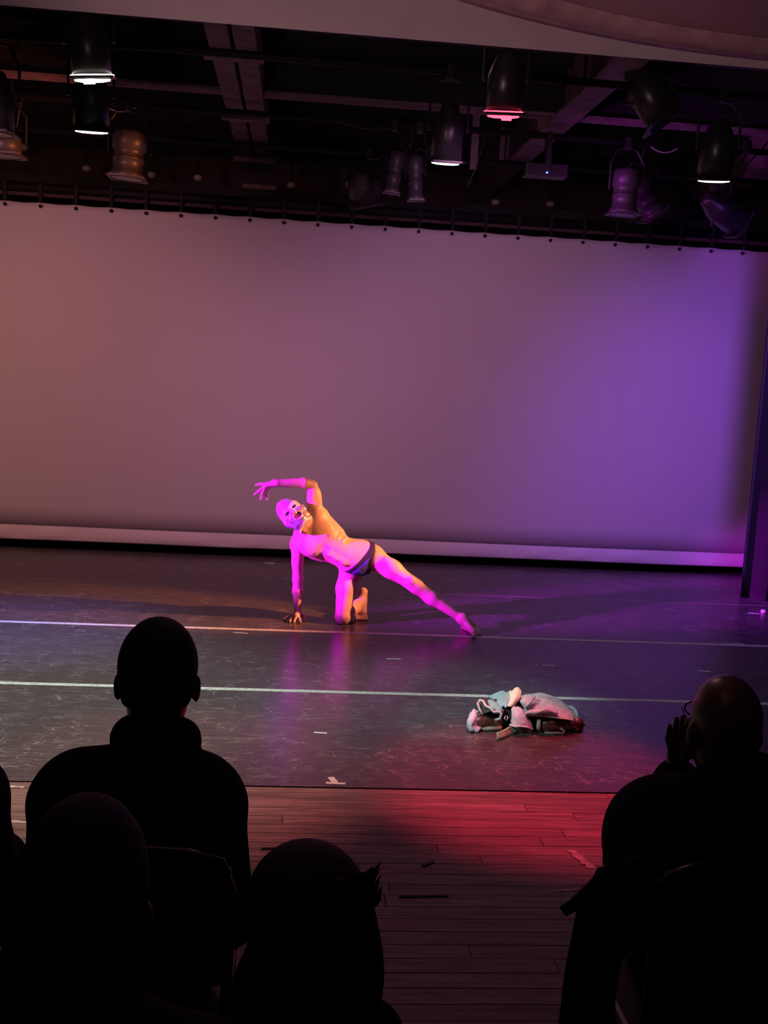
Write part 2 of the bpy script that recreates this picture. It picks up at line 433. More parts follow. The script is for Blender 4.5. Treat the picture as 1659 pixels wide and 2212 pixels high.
for i in range(4):
    bm = bmesh.new(); box(bm, (0, (MARL[i]+MARL[i+1])/2, .0035), (14.6, MARL[i+1]-MARL[i]-.002, .003))
    tag(obj('dance_mat', bm, M_marley), mlab[i], 'dance mat', 'dance mats rolled out across the stage')
tlab = ['pale seam tape line crossing the stage behind the clothes pile', 'bluish white seam tape line just in front of the dancer', 'faint worn seam tape line behind the dancer']
for i, yy in enumerate(MARL[1:4]):
    bm = bmesh.new()
    n = 120; wd_ = .046 if i < 2 else .034
    a = []; b_ = []
    for k in range(n+1):
        x = -7.2+14.4*k/n
        a.append(bm.verts.new((x, yy-wd_/2+rng.uniform(-.002, .002), .0058))); b_.append(bm.verts.new((x, yy+wd_/2+rng.uniform(-.002, .002), .0058)))
    for k in range(n): bm.faces.new((a[k], a[k+1], b_[k+1], b_[k]))
    r = bmesh.ops.extrude_face_region(bm, geom=list(bm.faces)); bmesh.ops.translate(bm, vec=(0, 0, -.0007), verts=[v for v in r['geom'] if isinstance(v, bmesh.types.BMVert)])
    tag(obj('seam_tape', bm, M_tape if i < 2 else M_tape3), tlab[i], 'floor tape', 'seam tapes between the dance mats')

# --- walls and ceilings
for nm, c, s in (('wall_left', (-7.4, 8.9, 2.1), (.15, 9.4, 4.4)), ('wall_right', (7.6, 8.9, 2.1), (.15, 9.4, 4.4)), ('wall_back', (.1, 13.55, 2.1), (15, .15, 4.4))):
    bm = bmesh.new(); box(bm, c, s); tag(obj(nm, bm, M_backwall if nm == 'wall_back' else M_black), kind='structure')
# front wall: the arch above the stage, with its two piers out of frame
YA = 4.32
zl, zr = at(0, 10, YA), at(1659, 150, YA); zarch = (zl[2]+zr[2])/2
bm = bmesh.new(); box(bm, (0, YA+.07, (zarch+4.6)/2), (15, .14, 4.6-zarch))
for v in bm.verts:
    if v.co.y > YA+.1 and v.co.z < zarch+.01: v.co.z += .09          # underside chamfered up to the back
for sx in (-1, 1): box(bm, (sx*6.2, YA+.07, zarch/2-.012), (2.6, .14, zarch-.024))
wall = tag(obj('wall_front', bm, M_plaster), 'cream plaster arch wall above the stage opening', kind='structure')
bm = bmesh.new(); box(bm, (0, 9.1, 4.32), (15, 9.0, .14)); ceil = tag(obj('ceiling', bm, M_slab), 'dark stage ceiling above the lighting bars', kind='structure')
# ceiling slab panels: shallow ribs across
for k in range(7):
    bm = bmesh.new(); box(bm, (0, 6.2+1.05*k, 4.22), (14.6, .09, .08)); obj('ceiling_rib', bm, M_black, ceil)
# round auditorium ceiling with its moulding, low over the audience
ZC = 2.9
A3 = [onz(985, 0, ZC)[:2], onz(1240, 68, ZC)[:2], onz(1659, 132, ZC)[:2]]
(ax_, ay_), (bx_, by_), (cx_, cy_) = A3
dd = 2*(ax_*(by_-cy_)+bx_*(cy_-ay_)+cx_*(ay_-by_))
ux = ((ax_**2+ay_**2)*(by_-cy_)+(bx_**2+by_**2)*(cy_-ay_)+(cx_**2+cy_**2)*(ay_-by_))/dd
uy = ((ax_**2+ay_**2)*(cx_-bx_)+(bx_**2+by_**2)*(ax_-cx_)+(cx_**2+cy_**2)*(bx_-ax_))/dd
RC = math.hypot(ax_-ux, ay_-uy)
print('CEIL DISC', ux, uy, RC, 'arch z', zl, zr)
Mx = Matrix.Translation((ux, uy, ZC))
bm = bmesh.new(); lathe(bm, [(0.02, .03), (RC*.62, .03), (RC*.62, .045), (RC*.66, .03), (RC-.16, .02), (RC-.10, .03), (RC-.1, .3)], Mx, 96, cap0=True)
hc = tag(obj('ceiling_house', bm, M_house, smooth=False), 'round dropped ceiling over the audience with curved moulding', kind='structure'); hc.name = 'ceiling'
bm = bmesh.new(); lathe(bm, [(RC-.145, .03), (RC-.12, .0), (RC-.075, -.012), (RC-.05, .006), (RC-.03, .004), (RC, .0), (RC+.004, .02), (RC, .3)], Mx, 128)
obj('moulding', bm, M_mould, hc, smooth=True)
p = onz(1510, 42, ZC+.03)
bm = bmesh.new(); lathe(bm, [(.001, -.004), (.05, -.004), (.055, -.006), (.062, 0), (.062, .01)], Matrix.Translation(p), 24)
obj('recessed_light', bm, M_black, hc)

# black girder across the stage
ZG = 3.87
yg = (onz(100, 160, ZG)[1]+onz(1500, 270, ZG)[1])/2
bm = bmesh.new(); box(bm, (0, yg+.05, (ZG+4.25)/2), (14.6, .10, 4.25-ZG)); gd = tag(obj('girder', bm, M_black), kind='structure'); gd.name = 'beam_front'
bm = bmesh.new(); box(bm, (0, yg+.04, ZG-.012), (14.6, .16, .02)); obj('bottom_flange', bm, M_steel, gd)

# double timber beam running upstage, with crosspieces
ZB = 3.80
pL0, pR0 = onz(500, 118, ZB), onz(603, 118, ZB); pL1, pR1 = onz(503, 398, ZB), onz(565, 398, ZB)
bx = (pL0[0]+pR0[0])/2*.5+(pL1[0]+pR1[0])/2*.5; bw = (pR0[0]-pL0[0]+pR1[0]-pL1[0])/2
tb = empty('beam_timber', (bx, 8.5, ZB), kind='structure'); tag(tb, 'pale double timber beam running upstage with wide crosspieces')
for sx in (-1, 1):
    bm = bmesh.new(); box(bm, (bx+sx*bw*.26, 8.5, ZB+.13), (bw*.44, 6.4, .26), bevel=.006); obj('board', bm, M_timber, tb)
bm = bmesh.new(); box(bm, (bx, 8.5, ZB+.2), (bw*.1, 6.4, .16)); obj('groove_filler', bm, M_black, tb)
for py in (118, 250, 342, 400):
    yy = onz(545, py, ZB)[1]
    bm = bmesh.new(); box(bm, (bx, yy, ZB-.02), (bw*1.22, .09, .05), bevel=.005); obj('crosspiece', bm, M_timber, tb)
# two steel beams to the right
def beam(pA, pB, wpx, nm, label):
    a0, a1 = onz(*pA, ZB), onz(*pB, ZB); x = (a0[0]+a1[0])/2; y0, y1 = a0[1]-1.2, a1[1]
    t = empty(nm, (x, (y0+y1)/2, ZB), kind='structure'); tag(t, label)
    bm = bmesh.new(); box(bm, (x, (y0+y1)/2, ZB+.01), (.20, y1-y0, .022)); obj('bottom_flange', bm, M_steel, t)
    bm = bmesh.new(); box(bm, (x+.03, (y0+y1)/2, ZB+.23), (.03, y1-y0, .42)); obj('web', bm, M_steel, t)
    for f in (.2, .45, .72):
        bm = bmesh.new(); box(bm, (x-.03, y0+(y1-y0)*f, ZB+.23), (.09, .012, .41)); obj('stiffener', bm, M_steel, t)
beam((1330, 190), (1010, 432), 60, 'beam_middle', 'dark mauve steel beam running upstage right of the red lamp')
beam((1659, 372), (1480, 452), 60, 'beam_right', 'dark purple steel beam at the right edge of the stage ceiling')
p = at(1023, 345, 9.4); z_ = at(1023, 366, 9.4)[2]
bm = bmesh.new(); box(bm, (p[0], 9.4, (z_+4.25)/2), (.06, .05, 4.25-z_)); tag(obj('steel_hanger', bm, M_steel), 'narrow steel hanger post beside the far end of mauve beam', 'post')

# lighting bars
bars = []
def bar(Y, z, label, r=.024, g='black lighting bars across the stage'):
    t = empty('lighting_bar', (0, Y, z), label=label, cat='lighting bar', group=g)
    bm = bmesh.new(); tube(bm, [(-7, Y, z), (7, Y, z)], r, 10); obj('pipe', bm, M_pipe, t, True)
    for x in (-4.6, -2.2, 1.75, 4.4):
        bm = bmesh.new(); tube(bm, [(x, Y, z), (x, Y, 4.26)], .008, 6); obj('hanger', bm, M_pipe, t)
    bars.append((Y, z))
YR = (5.6, 6.9, 8.6)
bar(5.6, 3.72, 'lighting bar behind the arch carrying the glowing red lamp')
bar(6.9, 3.70, 'lighting bar in front of the girder, second from the audience')
bar(8.6, 3.73, 'lighting bar behind the girder carrying the row of unlit lamps')
bar(9.45, 3.66, 'bare lighting bar nearest above the backdrop')

# ------------------------------------------------------------------ lamps
def par(px, py, Y, wpx, label, lens=None, tilt=(0, 0), body=None, h=.30, kind='par', zbar=None, cat='stage light'):
    """can hanging from a bar; px,py = middle of its mouth"""
    p = at(px, py, Y); r = wpx/2*Y/FPX*.98
    t = empty('stage_light', tuple(p), label=label, cat=cat, group='stage lights hung from the bars')
    R = Matrix.Rotation(math.radians(tilt[0]), 4, 'Y') @ Matrix.Rotation(math.radians(tilt[1]), 4, 'X')
    M = Matrix.Translation(p) @ R
    b = body or M_can
    bm = bmesh.new()
    if kind == 'par':
        prof = [(r*.86, .0), (r*.9, .0), (r*.9, h*.62), (r*.80, h*.72), (r*.55, h*.92), (r*.5, h), (r*.3, h*1.04), (.004, h*1.05)]
    else:   # profile spot: lens barrel, then a wider lamp house
        prof = [(r*.86, .0), (r*.92, .0), (r*.92, h*.13), (r*.80, h*.15), (r*.80, h*.40), (r*.83, h*.405), (r*.83, h*.44), (r*.80, h*.445), (r*.80, h*.60), (r*.93, h*.63), (r*.93, h*.92), (r*.78, h*.99), (.004, h*1.0)]
    lathe(bm, prof, M, 28); obj('can', bm, b, t, True)
    bm = bmesh.new()     # colour frame: a thin square plate with a round hole, at the mouth
    n = 28; ro = r*1.02
    inner = [bm.verts.new(M @ Vector((r*.84*math.cos(2*math.pi*k/n), r*.84*math.sin(2*math.pi*k/n), .004))) for k in range(n)]
    outer = [bm.verts.new(M @ Vector((max(-ro, min(ro, 1.3*ro*math.cos(2*math.pi*k/n))), max(-ro, min(ro, 1.3*ro*math.sin(2*math.pi*k/n))), .004))) for k in range(n)]
    for k in range(n): bm.faces.new((inner[k], outer[k], outer[(k+1) % n], inner[(k+1) % n]))
    q = bmesh.ops.extrude_face_region(bm, geom=list(bm.faces)); off = (M.to_3x3() @ Vector((0, 0, .012)))
    bmesh.ops.translate(bm, vec=off, verts=[v for v in q['geom'] if isinstance(v, bmesh.types.BMVert)])
    obj('colour_frame', bm, b, t)
    bm = bmesh.new(); d = .014 if lens else -.01
    lathe(bm, [(r*.82, .004), (r*.80, -d*.5), (r*.5, -d*.9), (.004, -d)], M, 24); obj('lens', bm, lens or M_glass, t, True)
    if lens and lens is not M_lens_w2:  # lamplight on the frame's rim and tab, put in as glow
        bm = bmesh.new(); lathe(bm, [(r*.98, .012), (r*1.0, .014), (r*1.0, .02), (r*.98, .022)], M, 28); obj('glowing_rim', bm, lens, t, True)
        bm = bmesh.new(); box(bm, M @ Vector((.0, -r*.95, -.014)), (r*.5, .008, .020), R.to_3x3()); obj('glowing_tab', bm, lens, t)
    # yoke, clamp, bar
    zb = zbar if zbar else min(bars, key=lambda q: abs(q[0]-Y))[1]
    top = Vector((p[0], Y, zb)); c = M @ Vector((0, 0, h*.55))
    if kind == 'par' or True:
        bm = bmesh.new(); ex = R.to_3x3() @ Vector((1, 0, 0)); w = r*1.12
        yk = [c-ex*w, c-ex*w+Vector((0, 0, (top-c).z*.55)), Vector((top.x, top.y, top.z-.06))-ex*w*.55+Vector((0, 0, .0)), Vector((top.x, top.y, top.z-.05)),
              Vector((top.x, top.y, top.z-.06))+ex*w*.55, c+ex*w+Vector((0, 0, (top-c).z*.55)), c+ex*w]
        tube(bm, yk, .009, 6); obj('yoke', bm, M_can, t)
        bm = bmesh.new(); box(bm, top+Vector((0, 0, -.01)), (.05, .06, .09), bevel=.006); obj('clamp', bm, M_can, t)
        bm = bmesh.new(); tail = M @ Vector((0, 0, h*1.03)); 
        tube(bm, [tail, tail+Vector((.03, 0, .05)), tail+Vector((.10, .01, .02)), tail*.4+top*.6+Vector((.12, 0, 0)), top+Vector((.16, 0, .03))], .006, 6); obj('cable', bm, M_cable, t, True)
    return t, Vector(p), M

tW, pW, _ = par(200, 172, 5.6, 90, 'white glowing round lamp at upper left, nearest the arch', M_lens_w, (-5, 12))
tR, pR, _ = par(1087, 250, 5.6, 84, 'red glowing round lamp under the arch', M_lens_r, (-2, 12))
par(198, 284, 6.9, 82, 'dark can lamp below the white glowing lamp with bright rim', M_lens_w2, (0, 11), h=.36)
tB, pB, _ = par(962, 352, 6.9, 74, 'dark blue lit can lamp left of mauve beam with white leaks at its rim', M_lens_w2, (0, 11), h=.34)
tB3, pB3, _ = par(1542, 390, 6.9, 84, 'can lamp at upper right with white leaks along its rim', M_lens_w2, (-3, 11), h=.36)
par(275, 388, 8.6, 78, 'grey can lamp catching orange light, below and right of the white lamp', None, (3, 0), M_can2, .36, 'profile')
par(-12, 292, 6.9, 88, 'orange lit can lamp cut by the left edge of the picture', None, (0, 0), M_can2, .36)
par(6, 338, 8.6, 84, 'wide lamp with wire guard at the left edge under the orange can', None, (0, 0), M_can2, .2)
par(792, 432, 9.45, 80, 'large round lamp tilted to face the stage, left of purple profile lamps', None, (-14, 32), M_can2, .26)
par(845, 420, 8.6, 37, 'slim profile lamp catching purple light beside the large round lamp', None, (6, 0), M_can2, .33, 'profile')
par(898, 436, 8.6, 38, 'slim profile lamp with orange barrel, right of the purple one', None, (-4, 0), M_can2, .35, 'profile')
par(1345, 466, 8.6, 66, 'grey profile lamp lit purple, hanging straight down near right beam', None, (2, 0), M_can2, .36, 'profile')
par(1412, 466, 9.45, 62, 'purple profile lamp tilted, right of the straight purple one', None, (-38, 10), M_can2, .34, 'profile')
par(1598, 486, 8.4, 68, 'purple edged can lamp tilted down left at the right edge above backdrop', None, (-62, 12), M_can, .38)
par(1440, 262, 6.9, 96, 'unlit black lamp in front of the girder at upper right', None, (-35, -10), M_can, .4)
# small ones: ceiling globes behind the backdrop, blue indicator box
for i, (px, py, nm) in enumerate([(52, 318, 'white ceiling globe beside the left edge lamps'), (188, 364, 'white ceiling globe between the left edge and the orange lit can'), (328, 378, 'white ceiling globe just right of the orange lit can'),
     (428, 384, 'white ceiling globe left of the timber beam'), (630, 400, 'white ceiling globe right of the timber beam'), (758, 400, 'larger white globe beside the big round lamp'),
     (1070, 437, 'white ceiling globe under the end of mauve beam'), (1188, 441, 'white ceiling globe under the blue indicator'), (1530, 462, 'dim ceiling globe at right under the far beam')]):
    Y = 12.4; p = at(px, py, Y); r = .052 if i != 5 else .075
    t = empty('ceiling_globe', tuple(p), label=nm, cat='globe lamp', group='globe lamps behind the backdrop')
    bm = bmesh.new(); bmesh.ops.create_uvsphere(bm, u_segments=20, v_segments=12, radius=r, matrix=Matrix.Translation(p) @ Matrix.Diagonal((1, 1, .72, 1))); obj('globe', bm, M_globe, t, True)
    bm = bmesh.new(); lathe(bm, [(r*.5, r*.5), (r*.55, r*1.1), (.012, r*1.2), (.012, 4.26-p[2])], Matrix.Translation(p), 14); obj('fitting', bm, M_black, t)
p = at(1182, 372, 8.6)
t = empty('dimmer_box', tuple(p), label='small black box with blue indicator light on the rear bar', cat='box')
bm = bmesh.new(); box(bm, p+np.array([0, .085, .02]), (.34, .16, .1), bevel=.01); box(bm, (p[0], 8.62, (p[2]+3.76)/2), (.04, .09, 3.76-p[2])); obj('case', bm, M_can, t)
bm = bmesh.new(); bmesh.ops.create_uvsphere(bm, u_segments=10, v_segments=8, radius=.008, matrix=Matrix.Translation(p)); obj('indicator', bm, M_led, t)
# swagged cables
for (a, b_, sag, lab, m_) in [((300, 300), (215, 300), .06, 'pale loop of cable beside the orange lit can', M_cable2), ((1470, 325), (1395, 372), .06, 'pale cable swagged between two lamps at right', M_cable2),
                          ((720, 350), (870, 335), .05, 'thin dark cable draped along the rear bar', M_cable), ((1050, 300), (1010, 400), .05, 'dark cable hanging beside the mauve beam', M_cable)]:
    A = at(*a, 8.6); B = at(*b_, 8.6); A[2] = 3.73; B[2] = 3.73 if a[0] != 1050 else B[2]; pts = [A*(1-s)+B*s+np.array([0, 0, -sag*4*s*(1-s)]) for s in np.linspace(0, 1, 12)]
    bm = bmesh.new(); tube(bm, pts, .006, 6); tag(obj('hanging_cable', bm, m_, smooth=True), lab, 'cable')

# light of the hung lamps; the warm and blue spots have no fixture
for a in [
    ('white_down_light', (pW.x, pW.y, pW.z-.05), (pW.x-.5, 5.6, 0), (0.840, 1.000, 0.880), 430, 84, .9, .08),
    ('red_down_light', (pR.x, pR.y, pR.z-.05), (pR.x+.20, 4.66, 0), (1.000, 0.03, 0.10), 560, 33, .7, .05),
    ('warm_down_light', (-0.9, 5.6, 3.3), (-0.5, 4.68, 0), (1.0, 0.17, 0.17), 300, 33, .6, .05),  # added spot that warms the front boards
    ('cool_down_light', (pB.x, pB.y, pB.z-.05), (pB.x-.10, 5.7, 0), (0.75, 1.000, 0.92), 170, 44, 1.0, .08),
    ('blue_down_light', (-2.6, 6.9, 3.3), (-1.75, 7.1, 0), (0.227, 0.159, 1.000), 620, 40, 1.0, .08),
    ('mauve_down_light', (pB3.x, pB3.y, pB3.z-.05), (pB3.x-.3, 6.0, 0), (0.9, 0.7, 1.000), 38, 90, 1.0, .08),
]: spot(*a)

# ------------------------------------------------------------------ backdrop
YC = 10.12
zt = (at(0, 432, YC)[2]+at(1659, 543, YC)[2])/2; zb = (at(0, 1167, YC)[2]+at(1598, 1226, YC)[2])/2
xr = at(1700, 800, YC)[0]+.8; xl = -6.4
print('CYC', zt, zb, xr)
bd = empty('backdrop', (0, YC, zb), label='wide pale cloth backdrop hung behind the dancer, tied to a black pipe', cat='backdrop')
TS = .312; x0t = at(12, 432, YC)[0]
nx = 420; xs = np.linspace(xl, xr, nx); hz = .145
def cycy(x, z): return YC+.010*np.sin(x*1.7)+.006*np.sin(x*4.1+1)*(z-zb)/(zt-zb)
zs = np.concatenate([[1.0], np.linspace(.985, .0, 16)])
P = np.zeros((nx, len(zs), 3))
for j, f in enumerate(zs):
    top = zt-.014*np.abs(np.sin(np.pi*(xs-x0t)/TS))**1.2*.6
    z = zb+hz+(top-zb-hz)*f
    P[:, j] = np.stack([xs, cycy(xs, z), z], 1)
grid_mesh('cloth', P, M_cyc, bd, .004)
prof = [(-.006, hz+.002), (-.016, hz*.8), (-.020, hz*.5), (-.016, hz*.15), (0, 0), (.014, hz*.2), (.016, hz*.6), (.006, hz)]
P = np.zeros((nx, len(prof), 3))
for j, (dy, dz) in enumerate(prof): P[:, j] = np.stack([xs, cycy(xs, zb)+dy*(1+.5*np.sin(xs*9+3*np.sin(xs*2.3))), zb+dz+.004*np.sin(xs*3.1)*(dz == 0)], 1)
grid_mesh('hem', P, M_hem, bd)
bm = bmesh.new(); tube(bm, [(xl-.2, YC+.02, zt+.13), (xr+.4, YC+.02, zt+.13)], .045, 12); obj('pipe', bm, M_pipe, bd, True)
bm = bmesh.new(); box(bm, ((xl+xr)/2, YC+.02, zt+.1), (xr-xl, .004, .09)); obj('gap_strip', bm, mat('dark_gap_strip', (.07, .035, .045), .9, var=.2, scale=8), bd)  # dark strip standing in for the dim gap above the cloth
x = x0t; k = 0
while x < xr-.05:
    bm = bmesh.new(); z1 = zt+.17
    box(bm, (x, YC-.033, (zt-.005+z1)/2), (.030, .006, z1-zt+.005)); box(bm, (x, YC+.03, z1), (.03, .13, .006)); obj('tie', bm, M_tie, bd)
    bm = bmesh.new(); lathe(bm, [(.001, 0), (.016, 0), (.016, .01)], Matrix.Translation((x, YC-.02, zt-.035)) @ Matrix.Rotation(math.pi/2, 4, 'X'), 12); obj('grommet', bm, M_tie, bd)
    x += TS; k += 1
# black masking curtain behind the backdrop's foot
xs = np.linspace(-7, 7.2, 240); P = np.stack([np.stack([xs, 11.1+.05*np.sin(xs*7+np.sin(xs*2.1)), np.full_like(xs, z)], 1) for z in (0.0, .6, 3.55)], 1)
tag(grid_mesh('black_curtain', P, M_velour, None, .006), 'black masking curtain showing below the backdrop hem', 'curtain')
# black leg curtain at the right
pl = onz(1598, 1297); xs = np.linspace(pl[0], pl[0]+2.6, 160); u = xs-pl[0]
P = np.stack([np.stack([xs, pl[1]+.07*np.sin(u*19+1.2*np.sin(u*5))*(1-.3*z/4), np.full_like(xs, z)], 1) for z in (.012, .4, 1.5, 3.0, 4.24)], 1)
tag(grid_mesh('leg_curtain', P, M_velour, None, .008), 'black pleated side curtain right of the backdrop', 'curtain')
# ------------------------------------------------------------------ marks and scraps on the floor
def mark(px0, py0, px1, py1, wid, m, lab, z=.0055, cat='floor mark', name='spike_mark', th=.0008, jag=0):
    a, b_ = onz(px0, py0, z), onz(px1, py1, z); d = (b_-a); L = np.linalg.norm(d); d /= L; n = np.array([-d[1], d[0], 0])
    k = 10 if jag else 1; bm = bmesh.new(); lo = []; hi = []
    for i in range(k+1):
        q = a+d*L*i/k; j1, j2 = (rng.uniform(.3, 1), rng.uniform(.3, 1)) if jag else (1, 1)
        lo.append(q-n*wid/2*j1); hi.append(q+n*wid/2*j2)
    poly = [(v[0], v[1]) for v in lo]+[(v[0], v[1]) for v in hi[::-1]]
    prism(bm, poly, z, z+th)
    return tag(obj(name, bm, m), lab, cat)
mark(834, 1423, 866, 1424, .022, M_spike, 'short white spike mark on the mat below the outstretched leg')
mark(1172, 1437, 1198, 1438, .022, M_spike, 'short white spike mark above the clothes pile')
mark(1506, 1449, 1534, 1451, .022, M_spike, 'short white spike mark above the bald man')
mark(678, 1582, 706, 1584, .020, M_spike, 'short white spike mark left of the clothes pile')
mark(572, 1216, 594, 1217, .035, M_spike, 'tiny white spike mark far upstage left of the dancer')
mark(504, 1366, 536, 1368, .016, M_spike, 'thin white spike mark left of the dancer near tape line')
mark(1560, 1389, 1606, 1391, .02, M_tape, 'thin white streak of tape beside the right end of tape line')
t = empty('tape_cross', tuple(onz(724, 1692)), label='crossed pale tape mark at the front edge of the mats', cat='floor mark')
for (a, b_, w_) in (((704, 1691), (746, 1693), .02), ((714, 1679), (724, 1690), .03)):
    o = mark(*a, *b_, w_, M_spike, None, cat=None, name='tape_piece', z=.0055); rebase(o, t.location); o.location = (0, 0, 0); o.parent = t
M_scrap = mat('pale_worn_tape', (.50, .40, .36), .7, var=.3, scale=50); M_gouge = mat('dark_splinter', (.014, .008, .008), .8)
mark(1232, 1836, 1280, 1876, .055, M_scrap, 'torn pale tape strip on the boards near the bald man', z=.0005, name='tape_scrap', jag=1, th=.001, cat='tape scrap')
mark(10, 1699, 52, 1700, .03, M_scrap, 'pale tape scrap on the boards at the far left', z=.0005, name='tape_scrap', jag=1, th=.001, cat='tape scrap')
mark(0, 1773, 60, 1776, .03, M_scrap, 'pale tape strip on boards at left, below the first scrap', z=.0005, name='tape_scrap', jag=1, th=.001, cat='tape scrap')
mark(1196, 1924, 1250, 1922, .014, M_scrap, 'thin pale tape sliver on the boards by the coat strap', z=.0005, name='tape_scrap', jag=1, th=.001, cat='tape scrap')
mark(564, 1833, 726, 1834, .016, M_gouge, 'long dark splintered strip on the boards above the tousled head', z=.0005, name='splintered_strip', jag=1, th=.004, cat='splinter')
mark(578, 1851, 696, 1853, .008, M_gouge, 'thin dark line of splinters right below the long strip', z=.0005, name='splintered_strip', jag=1, th=.003, cat='splinter')
mark(862, 1938, 968, 1936, .016, M_gouge, 'dark splintered strip on the boards in the middle foreground', z=.0005, name='splintered_strip', jag=1, th=.004, cat='splinter')
mark(912, 1872, 936, 1862, .02, M_gouge, 'small dark splinter on the boards above the middle strip', z=.0005, name='splintered_strip', jag=1, th=.004, cat='splinter')
p = onz(1648, 1326)
t = empty('tape_tail', tuple(p), label='curled white tape with a pink tail on the floor at right', cat='tape scrap')
o = mark(1616, 1324, 1640, 1326, .03, M_spike, None, cat=None, name='tail'); rebase(o, t.location); o.location = (0, 0, 0); o.parent = t
bm = bmesh.new(); bmesh.ops.create_icosphere(bm, subdivisions=2, radius=.022, matrix=Matrix.Translation(p+np.array([0, 0, .016])) @ Matrix.Diagonal((1.1, .8, .9, 1)))
for v in bm.verts: v.co += Vector((rng.uniform(-1, 1), rng.uniform(-1, 1), rng.uniform(-1, 1)))*.003
obj('curl', bm, M_spike, t)
#PEOPLE
# ================================================================== DANCER
def Zc(x, y, Y): return at(520+x/3.0722, 1010+y/3.0722, Y)
def nrm(v): v = np.array(v, float); return v/np.linalg.norm(v)
UZ = 1/925.0
# head frame: LT = his left, UP = crown, NF = where he faces
LT = nrm((.62, .24, .74)); UP = np.array((-.78, .36, .50)); UP = nrm(UP-LT*(UP@LT)); NF = np.cross(LT, UP)
HC = at(540+838/9.217, 1020+748/9.217, 7.41)-.014*UP-.086*NF+np.array((-.012, 0, .0))
AH = np.array([LT, UP, NF])
def hp(l, u, n): return HC+l*LT+u*UP+n*NF
def head_prims(g):
    g.ell(hp(0, .040, -.018), (.080, .098, .098), AH, 0)
    g.ell(hp(0, -.045, .022), (.064, .070, .070), AH, .03)
    g.ell(hp(0, -.092, .058), (.030, .024, .028), AH, .025)        # chin
    for s in (-1, 1):
        g.ell(hp(s*.040, -.028, .060), (.024, .022, .020), AH, .02)  # cheekbone
        g.ell(hp(s*.056, -.070, .005), (.018, .035, .035), AH, .02)  # jaw
        g.ell(hp(s*.080, -.010, -.012), (.013, .034, .022), AH, .008)  # ear, under the mask
    g.ell(hp(0, .034, .074), (.055, .018, .018), AH, .02)           # brow
    for s in (-1, 1): g.ell(hp(s*.032, .010, .096), (.019, .013, .016), AH, .01, -1)
    g.cone(hp(0, .012, .082), hp(0, -.030, .106), .009, .013, .012)  # nose
    for s in (-1, 1): g.ell(hp(s*.011, -.034, .094), (.009, .008, .010), AH, .006)
    g.ell(hp(0, -.056, .090), (.025, .007, .011), AH, .006); g.ell(hp(0, -.073, .087), (.022, .008, .012), AH, .006)   # lips
    g.ell(hp(0, -.0645, .098), (.017, .0045, .010), AH, .003, -1)
DH = .0045
dan = Field((-.38, 7.02, -.01), (1.55, 8.0, 1.22), DH)
g = dan
au = nrm((.878, 0, -.479)); av = nrm((.479, 0, .878)); an = np.array((0, -1.0, 0)); 
def turned(deg):
    a = math.radians(deg); return np.array([au, math.cos(a)*av-math.sin(a)*an, math.cos(a)*an+math.sin(a)*av])
AT, AT2 = turned(7), turned(24)         # the chest faces front, the belly twists towards his left
YT = 7.58
def Zt(x, y, d, k=.12): return Zc(x, y, YT+d-(y-(430+(x-445)*.553))*.878/925*k)
def Zu(x, y, d): return Zt(x, y, d, .42)
# trunk
g.ell(Zc(520, 472, YT), (.19, .150, .108), AT, 0)
g.ell(Zc(690, 566, YT-.01), (.17, .116, .088), AT2, .06)
g.ell(Zc(780, 600, YT+.01), (.115, .142, .100), AT2, .05)
g.cone(Zc(405, 485, YT), Zc(500, 345, YT+.02), .058, .056, .05)
g.cone(Zc(440, 400, YT+.02), Zc(392, 480, YT+.01), .045, .045, .03)
g.cone(Zc(450, 395, YT+.02), Zc(505, 330, YT+.03), .045, .045, .03)
g.ell(Zt(455, 528, -.080), (.082, .068, .026), AT, .03)      # chest muscles
g.ell(Zt(545, 412, -.080), (.082, .068, .026), AT, .03)
g.cone(Zt(540, 330, +.03), Zt(650, 430, +.02), .052, .035, .04)     # lat under the raised arm
g.cone(Zt(425, 540, +.03), Zt(540, 590, +.02), .040, .030, .04)
g.cone(Zt(395, 470, -.065), Zt(440, 445, -.085), .012, .011, .015)   # collar bones
g.cone(Zt(455, 430, -.085), Zt(500, 360, -.06), .011, .012, .015)
for (x, y) in ((600, 545), (648, 572), (700, 600)):             # stomach muscles, two rows
    g.ell(Zu(x-16, y+24, -.076), (.034, .030, .014), AT2, .022); g.ell(Zu(x+16, y-26, -.078), (.034, .030, .014), AT2, .022)
for (x, y) in ((535, 585), (565, 598), (598, 612)): g.cone(Zt(x, y, -.045), Zt(x+18, y-28, -.075), .012, .009, .01)   # ribs
for (x, y) in ((632, 420), (662, 445), (692, 468)): g.cone(Zt(x, y, -.045), Zt(x-22, y+30, -.08), .010, .008, .012)
g.ell(Zt(552, 545, -.117), (.034, .028, .014), AT, .02, -1)    # hollow below the chest
g.ell(Zu(722, 618, -.103), (.006, .005, .010), AT2, .006, -1)   # navel
